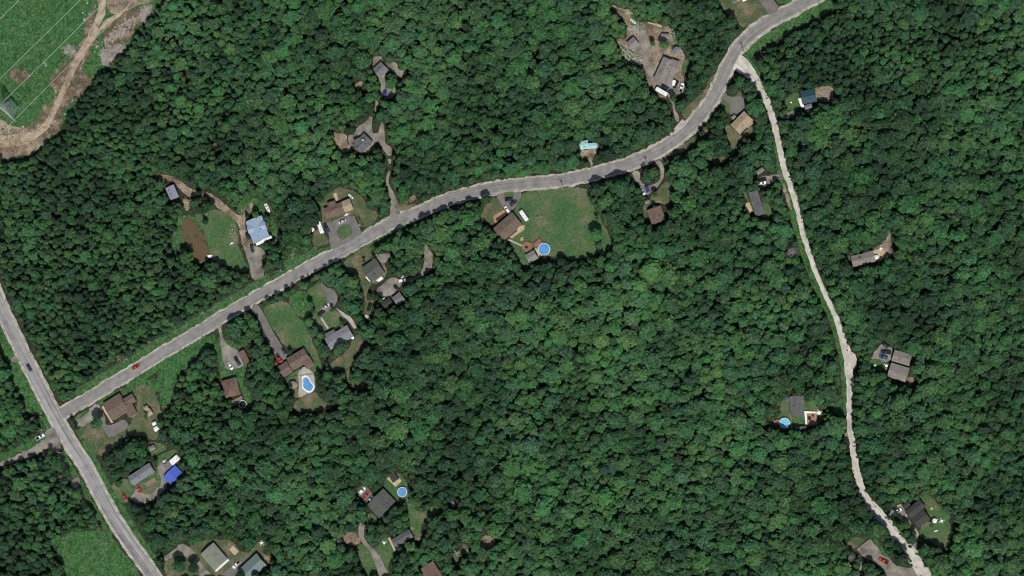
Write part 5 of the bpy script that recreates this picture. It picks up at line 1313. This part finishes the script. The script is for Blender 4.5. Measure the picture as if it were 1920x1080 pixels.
for (p, q, l) in (((60, -24), (-60, 92), 'conductor cable nearest the upper left corner'), ((190, -40), (-60, 206), 'second conductor cable from the upper left corner'), ((240, -40), (-60, 255), 'third conductor cable from the upper left corner'), ((300, -50), (-60, 312), 'lowest conductor cable over the dirt track')):
    wire(G(*p, HC), G(*q, HC), .6, .075, 'wire', 'pale ' + l, 'high voltage conductor cables')
def pylon(px, py):
    c = G(px, py); t = thing('transmission_tower', 'grey steel lattice transmission tower cut by the left edge', 'pylon', (c.x, c.y, ground_z(c.x, c.y)), R(45))
    hs = [0, 5, 9.5, 13.5, 17, 20, 23]; ws = [3.6, 3.0, 2.4, 1.9, 1.5, 1.2, .9]
    for sx in (-1, 1):
        for sy in (-1, 1):
            m = MB()
            for i in range(len(hs) - 1): m.tube((sx * ws[i], sy * ws[i], hs[i]), (sx * ws[i+1], sy * ws[i+1], hs[i+1]), .12, n=4)
            m.build('leg', M['steel'], t)
    for i in range(len(hs) - 1):
        m = MB(); a, b = ws[i], ws[i+1]
        for k in range(4):
            c0 = [(-1, -1), (1, -1), (1, 1), (-1, 1)][k]; c1 = [(-1, -1), (1, -1), (1, 1), (-1, 1)][(k + 1) % 4]
            m.tube((c0[0]*a, c0[1]*a, hs[i]), (c1[0]*b, c1[1]*b, hs[i+1]), .08, n=4).tube((c1[0]*a, c1[1]*a, hs[i]), (c0[0]*b, c0[1]*b, hs[i+1]), .08, n=4).tube((c0[0]*b, c0[1]*b, hs[i+1]), (c1[0]*b, c1[1]*b, hs[i+1]), .08, n=4)
        m.build('bracing', M['steel'], t)
    for z in (20.0,):
        m = MB()
        for s in (-1, 1):
            for q in (-1, 1):
                m.tube((q * 1.1, 0, z), (0, s * 13, z + .4), .1, n=4)
            m.tube((0, 0, z + 3), (0, s * 13, z + .4), .08, n=4)
            for k in range(1, 6): m.tube((-1.1 * (1 - k/6), s * 13 * k/6, z), (1.1 * (1 - k/6), s * 13 * k/6, z), .07, n=4)
        m.build('crossarm', M['steel'], t)
    for s in (-12.5, -6, 6, 12.5): MB().tube((0, s, 20), (0, s, 18.6), .12, n=6).build('insulator', M['trim'], t)
pylon(24, 205)
# ------------------------------------------------------------------ trees
def leaf_mesh(name, lobes, per, size, seed, m, flat=.55, trunk=None, needle=False):
    """a crown of leaf clumps: small folded faces spread over each lobe's shell; tone differs per lobe"""
    g_ = np.random.default_rng(seed)
    V_, F_, tone = [], [], []
    n0 = 0
    for (c, r, h) in lobes:
        k = max(6, int(per * (r ** 1.6)))
        d = g_.normal(size=(k, 3)); d /= np.linalg.norm(d, axis=1)[:, None]
        d[:, 2] = np.where(d[:, 2] < -.35, -d[:, 2], d[:, 2])
        rad = r * g_.uniform(.62, 1.06, size=(k, 1))
        p = np.array(c) + d * rad * np.array([1, 1, h])
        nn = d * flat + g_.normal(size=(k, 3)) * .45 + np.array([0, 0, .55])
        nn /= np.linalg.norm(nn, axis=1)[:, None]
        t = np.cross(nn, g_.normal(size=(k, 3))); t /= np.linalg.norm(t, axis=1)[:, None]
        b = np.cross(nn, t)
        s = (size * g_.uniform(.6, 1.3, size=(k, 1)))
        q = np.stack([p - t*s - b*s*.7, p + t*s*.8 - b*s*.8, p + t*s + b*s*.7, p - t*s*.7 + b*s], 1)
        V_.append(q.reshape(-1, 3))
        F_.append(np.arange(n0, n0 + 4*k).reshape(-1, 4)); n0 += 4*k
        tone.append(np.clip(g_.normal(.4, .13) + g_.normal(0, .3, size=k), 0, 1))
    V_ = np.concatenate(V_); F_ = np.concatenate(F_); tone = np.concatenate(tone)
    me = bpy.data.meshes.new(name)
    vs = [tuple(x) for x in V_.tolist()]; fs = [tuple(x) for x in F_.tolist()]
    nf = len(fs); mi = [0] * nf
    if trunk is not None:
        b = len(vs); vs += trunk.v; fs += [tuple(i + b for i in f) for f in trunk.f]; mi += [1] * len(trunk.f)
    me.from_pydata(vs, [], fs)
    me.materials.append(m)
    if trunk is not None: me.materials.append(M['bark']); me.polygons.foreach_set('material_index', mi)
    at = me.attributes.new('tone', 'FLOAT', 'FACE')
    at.data.foreach_set('value', list(tone) + [.4] * (len(fs) - nf))
    me.update()
    return me

R0 = 3.5
def broad_lobes(seed):
    g_ = random.Random(seed); L = []
    zc = 8.2
    n = g_.randint(20, 28)
    ex, ey = g_.uniform(.78, 1.15), g_.uniform(.78, 1.15)
    for i in range(n):
        a = i * 2.39996 + g_.uniform(-.4, .4); q = math.sqrt((i + .5) / n)
        rr = R0 * .78 * q * g_.uniform(.85, 1.12)
        z = zc + R0 * .6 * (1 - q * q) * g_.uniform(.75, 1.15) - .5 * q + g_.uniform(-.5, .5)
        L.append(((rr * math.cos(a) * ex, rr * math.sin(a) * ey, z), R0 * g_.uniform(.2, .36), g_.uniform(.65, .9)))
    for i in range(9):
        a = i * .7 + g_.uniform(-.3, .3); rr = R0 * g_.uniform(.45, .72)
        L.append(((rr * math.cos(a), rr * math.sin(a), zc - R0 * g_.uniform(.2, .6)), R0 * g_.uniform(.22, .34), .8))
    return L
def broad_trunk(seed):
    g_ = random.Random(seed); m = MB()
    m.tube((0, 0, -.1), (.1, .05, 4.2), .24, .17, 7, False).tube((.1, .05, 4.2), (0, 0, 9.0), .17, .05, 6, False)
    for i in range(6):
        a = i * 1.05 + g_.uniform(-.3, .3); z = 4.0 + i * .5
        m.tube((.08, .04, z), (1.9 * math.cos(a), 1.9 * math.sin(a), z + 2.2), .09, .03, 5, False)
    return m
def con_lobes(seed):
    g_ = random.Random(seed); L = []
    for i in range(11):
        t = i / 10; z = 2.0 + t * 9.0; rr = (1 - t) * 2.3 + .15
        k = max(1, int(7 * (1 - t)) + 1)
        for j in range(k):
            a = j * 2 * math.pi / k + i * .8 + g_.uniform(-.2, .2)
            L.append(((rr * .75 * math.cos(a), rr * .75 * math.sin(a), z - .25), .35 + rr * .26, .42))
    return L
def con_trunk(): return MB().tube((0, 0, -.1), (0, 0, 10.6), .2, .03, 7, False)
NB, NC, NS = 9, 4, 4
BROAD = [(leaf_mesh('crown', broad_lobes(s), 36, .29, s, M['leaf']), broad_trunk(s).mesh('trunk', M['bark'])) for s in range(NB)]
CONI = [(leaf_mesh('crown', con_lobes(s), 90, .15, s + 50, M['needle'], .3), con_trunk().mesh('trunk', M['bark'])) for s in range(NC)]
FOREST = [leaf_mesh('forest_tree', broad_lobes(s), 36, .29, s, M['leaf'], trunk=broad_trunk(s)) for s in range(NB)] + \
         [leaf_mesh('forest_conifer', con_lobes(s), 90, .15, s + 50, M['needle'], .3, con_trunk()) for s in range(NC)]
def dead_tree():
    m = MB(); g_ = random.Random(5)
    m.tube((0, 0, -.1), (.2, 0, 11), .26, .06, 7, False)
    for i in range(26):
        a = i * 2.4; z = 3.5 + i * .28; l = 3.2 * (1 - i / 40)
        q = (l * math.cos(a), l * math.sin(a), z + 1.2); m.tube((.1, 0, z), q, .1, .04, 5, False)
        for k in (-.5, .5): m.tube((q[0] * .6, q[1] * .6, z + .75), (l * .95 * math.cos(a + k), l * .95 * math.sin(a + k), z + 1.5), .05, .025, 4, False)
    return m.mesh('dead_tree', mat('bleached_branches', [(.2, .19, .17), (.36, .34, .31)], 2))
FOREST.append(dead_tree())
def shrub_lobes(seed):
    g_ = random.Random(seed)
    return [((g_.uniform(-.6, .6), g_.uniform(-.6, .6), g_.uniform(.2, .6)), g_.uniform(.35, .55), .8) for i in range(7)]
SHRUB = [leaf_mesh('shrub', shrub_lobes(s), 130, .09, s + 90, M['shrub']) for s in range(NS)]

# where crowns may stand, in photo pixels
X0, Y0, CELL = -160, -160, 2
NX, NY = (1920 + 320) // CELL, (1080 + 320) // CELL
mask = np.zeros((NY, NX), bool)
gy, gx = np.mgrid[0:NY, 0:NX]
for poly in OPEN:
    xs = [p[0] for p in poly]; ys = [p[1] for p in poly]
    i0, i1 = max(0, int((min(xs) - X0) / CELL) - 1), min(NX, int((max(xs) - X0) / CELL) + 2)
    j0, j1 = max(0, int((min(ys) - Y0) / CELL) - 1), min(NY, int((max(ys) - Y0) / CELL) + 2)
    if i1 <= i0 or j1 <= j0: continue
    sx = gx[j0:j1, i0:i1] * CELL + X0; sy = gy[j0:j1, i0:i1] * CELL + Y0
    ins = np.zeros(sx.shape, bool); j = len(poly) - 1
    for i in range(len(poly)):
        xi, yi = poly[i][0], poly[i][1]; xj, yj = poly[j][0], poly[j][1]
        if yi != yj:
            ins ^= ((yi > sy) != (yj > sy)) & (sx < (xj - xi) * (sy - yi) / (yj - yi) + xi)
        j = i
    mask[j0:j1, i0:i1] |= ins
dist = np.where(mask, 0.0, 99.0)
for it in range(26):
    d2 = dist.copy()
    for dy, dx, c in ((0, 1, 2), (0, -1, 2), (1, 0, 2), (-1, 0, 2), (1, 1, 2.83), (1, -1, 2.83), (-1, 1, 2.83), (-1, -1, 2.83)):
        s = np.roll(np.roll(dist, dy, 0), dx, 1) + c
        d2 = np.minimum(d2, s)
    dist = d2
def clear(px, py, rag=0.0):
    if rag:
        w_ = mnoise.noise_vector(Vector((px * .05, py * .05, 1.0))); px += w_.x * rag; py += w_.y * rag
    i, j = int((px - X0) / CELL), int((py - Y0) / CELL)
    return dist[j, i] if 0 <= i < NX and 0 <= j < NY else 99.0

FINE = [[(90, 260), (170, 150), (300, 20), (330, -160), (560, -160), (520, 60), (440, 200), (420, 300), (300, 310), (100, 290)],
        [(-160, 300), (60, 300), (300, 330), (340, 420), (330, 520), (480, 545), (130, 740), (60, 680), (-160, 500)],
        [(1420, 90), (1560, 30), (1700, 40), (2080, 20), (2080, 190), (1600, 180), (1470, 190)],
        [(-160, 760), (110, 860), (240, 1080), (0, 1240), (-160, 1240)], [(280, 640), (420, 700), (420, 1000), (330, 960)]]
TREES = []                     # px, py, radius m, kind 0 broad 1 conifer, hand
CELLH = 24
grid = {}
def fits(px, py, rp, k):
    ci, cj = int(px // CELLH), int(py // CELLH)
    for a in range(ci - 2, ci + 3):
        for b in range(cj - 2, cj + 3):
            for (qx, qy, qr) in grid.get((a, b), ()):
                dd = k * (rp + qr)
                if (qx - px) ** 2 + (qy - py) ** 2 < dd * dd: return False
    return True
def put(px, py, r, kind):
    TREES.append((px, py, r, kind)); grid.setdefault((int(px // CELLH), int(py // CELLH)), []).append((px, py, r / PX))
for (px, py, rp, kd) in ((181, 793, 12, 0), (250, 838, 15, 0), (205, 862, 12, 0), (230, 850, 14, 0), (265, 846, 13, 0), (222, 868, 11, 0), (222, 906, 8, 0), (1118, 440, 13, 0), (1122, 460, 9, 0), (1119, 410, 4, 0), (911, 376, 10, 0), (1224, 82, 6, 0), (1245, 84, 10, 0), (1274, 199, 9, 0), (1262, 185, 7, 0),
                         (578, 604, 9, 0), (588, 622, 10, 0), (596, 640, 9, 0), (581, 571, 6, 0), (501, 567, 5, 0), (622, 582, 4, 0), (1402, 357, 5, 0), (383, 415, 5, 1), (371, 362, 6, 1), (385, 373, 6, 1), (462, 405, 4, 1), (1747, 985, 4, 0), (1775, 955, 9, 0), (640, 650, 10, 0), (1523, 742, 18, 0), (1568, 800, 20, 0), (721, 195, 8, 0), (731, 157, 11, 0), (1456, 346, 7, 0), (600, 372, 9, 0), (494, 500, 5, 1), (700, 485, 4, 0), (682, 490, 3, 0), (545, 725, 4, 0), (273, 782, 5, 0), (300, 795, 8, 0), (306, 815, 9, 0), (640, 610, 5, 0), (780, 940, 12, 0), (770, 925, 7, 0), (768, 942, 3, 0), (1228, 365, 6, 0), (590, 1015, 6, 0), (335, 1062, 14, 0), (362, 1065, 12, 0), (452, 1080, 7, 0), (478, 1082, 9, 0), (1700, 985, 7, 0), (1712, 1000, 6, 0), (1680, 962, 5, 0)):
    put(px, py, rp * PX, kd)
g2 = random.Random(11)
def zone(px, py):
    v = mnoise.noise(Vector((px * .006, py * .006, 2.0)))
    base = 2.95 + .9 * v
    for z in FINE:
        if pip(px, py, z): base = 2.05 + .4 * v; break
    return base
for (tries, f0, f1, k, edge) in ((3000, 1.45, 1.9, .8, .98), (36000, .9, 1.35, .68, .97), (55000, .66, .95, .59, .95), (65000, .45, .7, .56, .92), (30000, .26, .42, .6, .85)):
    for i in range(tries):
        px, py = g2.uniform(-120, 2040), g2.uniform(-120, 1200)
        r = zone(px, py) * g2.uniform(f0, f1); rp = r / PX
        if clear(px, py, 7.0 if px < 320 and py < 310 else 2.5) < rp * edge + 1.5 or not fits(px, py, rp, k): continue
        fine = any(pip(px, py, z) for z in FINE)
        put(px, py, r, 1 if g2.random() < (.16 if fine else .03) else 0)

def tree_scale(r, kind, px):
    s = r / (R0 if kind == 0 else 2.45)
    sz = s ** .5 * g2.uniform(.9, 1.16)
    if kind == 1: sz *= .95
    return s, sz
def tree_base(px, py, sz, kind):
    return G(px, py, (8.0 if kind == 0 else 5.5) * sz)

# the 300 nearest to the houses become trees of their own, the rest is forest
def near(px, py):
    best = min(((px - l[1]) ** 2 + (py - l[2]) ** 2, i) for i, l in enumerate(LAND))
    return math.sqrt(best[0]), best[1]
NH = 55
order = sorted(range(len(TREES)), key=lambda i: (near(TREES[i][0], TREES[i][1])[0] - (25 if TREES[i][2] > 2.2 else -40)))
solo = set([i for i in order if -5 < TREES[i][0] < 1925 and -5 < TREES[i][1] < 1085][:300])
ranks = {}
ORD = ['nearest', 'second nearest', 'third nearest', 'fourth nearest', 'fifth nearest', 'sixth nearest', 'seventh nearest', 'eighth nearest', 'ninth nearest', 'tenth nearest'] + ['%dth nearest' % k for k in range(11, 60)]
DIRS = ['right of', 'upper right of', 'above', 'upper left of', 'left of', 'lower left of', 'below', 'lower right of']
inst = []
for i in sorted(range(len(TREES)), key=lambda i: near(TREES[i][0], TREES[i][1])[0]):
    px, py, r, kd = TREES[i]
    s, sz = tree_scale(r, kd, px)
    b = tree_base(px, py, sz, kd)
    rz = g2.uniform(0, 6.28)
    if i in solo:
        d, li = near(px, py); ld = LAND[li]
        k = int(round(math.atan2(ld[2] - py, px - ld[1]) / (math.pi / 4))) % 8
        key = (li, k); n = ranks.get(key, 0); ranks[key] = n + 1
        kindw = 'leafy tree' if kd == 0 else 'dark conifer'
        size = 'large' if r > 3.4 else ('small' if r < 1.9 else 'green')
        t = thing('leafy_tree' if kd == 0 else 'conifer', '%s %s, %s %s the %s' % (size, kindw, ORD[n], DIRS[k], ld[0]), 'tree', (b.x, b.y, ground_z(b.x, b.y)), rz, 'trees around the houses')
        t.scale = (s, s * g2.uniform(.85, 1.15), sz)
        cm, tm = (BROAD if kd == 0 else CONI)[i % (NB if kd == 0 else NC)]
        link('crown', cm, t); link('trunk', tm, t)
    else:
        inst.append((b.x, b.y, 0.0, s, sz, rz, NB + NC if (i * 7919) % 557 == 0 else (i % NB if kd == 0 else NB + i % NC)))

def scatter(name, pts, protos, label, cat):
    """points + geometry nodes: one object for what nobody could count"""
    pc = bpy.data.collections.new(name + '_prototypes')
    for k, me in enumerate(protos):
        o = bpy.data.objects.new('%s_%02d' % (name, k), me); pc.objects.link(o)
    me = bpy.data.meshes.new(name)
    me.from_pydata([p[:3] for p in pts], [], [])
    for an, ty, fn in (('s', 'FLOAT', lambda p: p[3]), ('sz', 'FLOAT', lambda p: p[4]), ('rz', 'FLOAT', lambda p: p[5]), ('idx', 'INT', lambda p: p[6]), ('sy', 'FLOAT', lambda p: p[3] * (.8 + .4 * ((p[5] * 7.3) % 1)))):
        me.attributes.new(an, ty, 'POINT').data.foreach_set('value', [fn(p) for p in pts])
    o = link(name, me); o['kind'] = 'stuff'; tag(o, label, cat)
    ng = bpy.data.node_groups.new(name, 'GeometryNodeTree')
    ng.interface.new_socket('Geometry', in_out='INPUT', socket_type='NodeSocketGeometry')
    ng.interface.new_socket('Geometry', in_out='OUTPUT', socket_type='NodeSocketGeometry')
    N = ng.nodes; L = ng.links
    gi, go = N.new('NodeGroupInput'), N.new('NodeGroupOutput')
    ci = N.new('GeometryNodeCollectionInfo'); ci.inputs['Collection'].default_value = pc
    ci.inputs['Separate Children'].default_value = True; ci.inputs['Reset Children'].default_value = True
    ip = N.new('GeometryNodeInstanceOnPoints'); ip.inputs['Pick Instance'].default_value = True
    def attr(n_, t_='FLOAT'):
        a = N.new('GeometryNodeInputNamedAttribute'); a.data_type = t_; a.inputs['Name'].default_value = n_; return a.outputs['Attribute']
    cs = N.new('ShaderNodeCombineXYZ')
    L.new(attr('s'), cs.inputs[0]); L.new(attr('sy'), cs.inputs[1]); L.new(attr('sz'), cs.inputs[2])
    cr = N.new('ShaderNodeCombineXYZ'); L.new(attr('rz'), cr.inputs[2])
    er = N.new('FunctionNodeEulerToRotation'); L.new(cr.outputs[0], er.inputs[0])
    L.new(gi.outputs[0], ip.inputs['Points']); L.new(ci.outputs[0], ip.inputs['Instance'])
    L.new(attr('idx', 'INT'), ip.inputs['Instance Index']); L.new(er.outputs[0], ip.inputs['Rotation']); L.new(cs.outputs[0], ip.inputs['Scale'])
    L.new(ip.outputs[0], go.inputs[0])
    md = o.modifiers.new('scatter', 'NODES'); md.node_group = ng
    return o
scatter('forest', inst, FOREST, 'dense green mixed forest canopy filling the land between the houses', 'forest')

und = []
for (bb, z, poly) in MEADOW:
    n = int((bb[2] - bb[0]) * (bb[3] - bb[1]) * .4)
    for i in range(min(n, 16000)):
        x, y = g2.uniform(bb[0], bb[2]), g2.uniform(bb[1], bb[3])
        v = mnoise.noise(Vector((x * .05, y * .05, 4.0))) + .5 * mnoise.noise(Vector((x * .2, y * .2, 9.0)))
        if g2.random() > .3 + 1.0 * v or not pip(x, y, poly): continue
        zz = ground_z(x, y)
        if zz > .13 or (zz > .085 and g2.random() < .6): continue
        s = g2.uniform(.18, .6) * (1.4 if g2.random() < .12 else 1)
        und.append((x, y, zz, s, s * g2.uniform(.6, 1.0), g2.uniform(0, 6.28), g2.randrange(NS)))
for i in range(42000):
    px, py = g2.uniform(-40, 1960), g2.uniform(-40, 1120)
    c = clear(px, py)
    if not (.5 < c < 10): continue
    b = G(px, py); s = g2.uniform(.45, 1.25) * (1.0 if c > 3 else .6)
    und.append((b.x, b.y, ground_z(b.x, b.y), s, s * g2.uniform(.7, 1.2), g2.uniform(0, 6.28), g2.randrange(NS)))
scatter('undergrowth', und, SHRUB, 'low green shrubs and weeds along the road verges and meadow', 'undergrowth')
print('TREES', len(TREES), 'forest', len(inst), 'undergrowth', len(und), 'objects', len(bpy.data.objects))
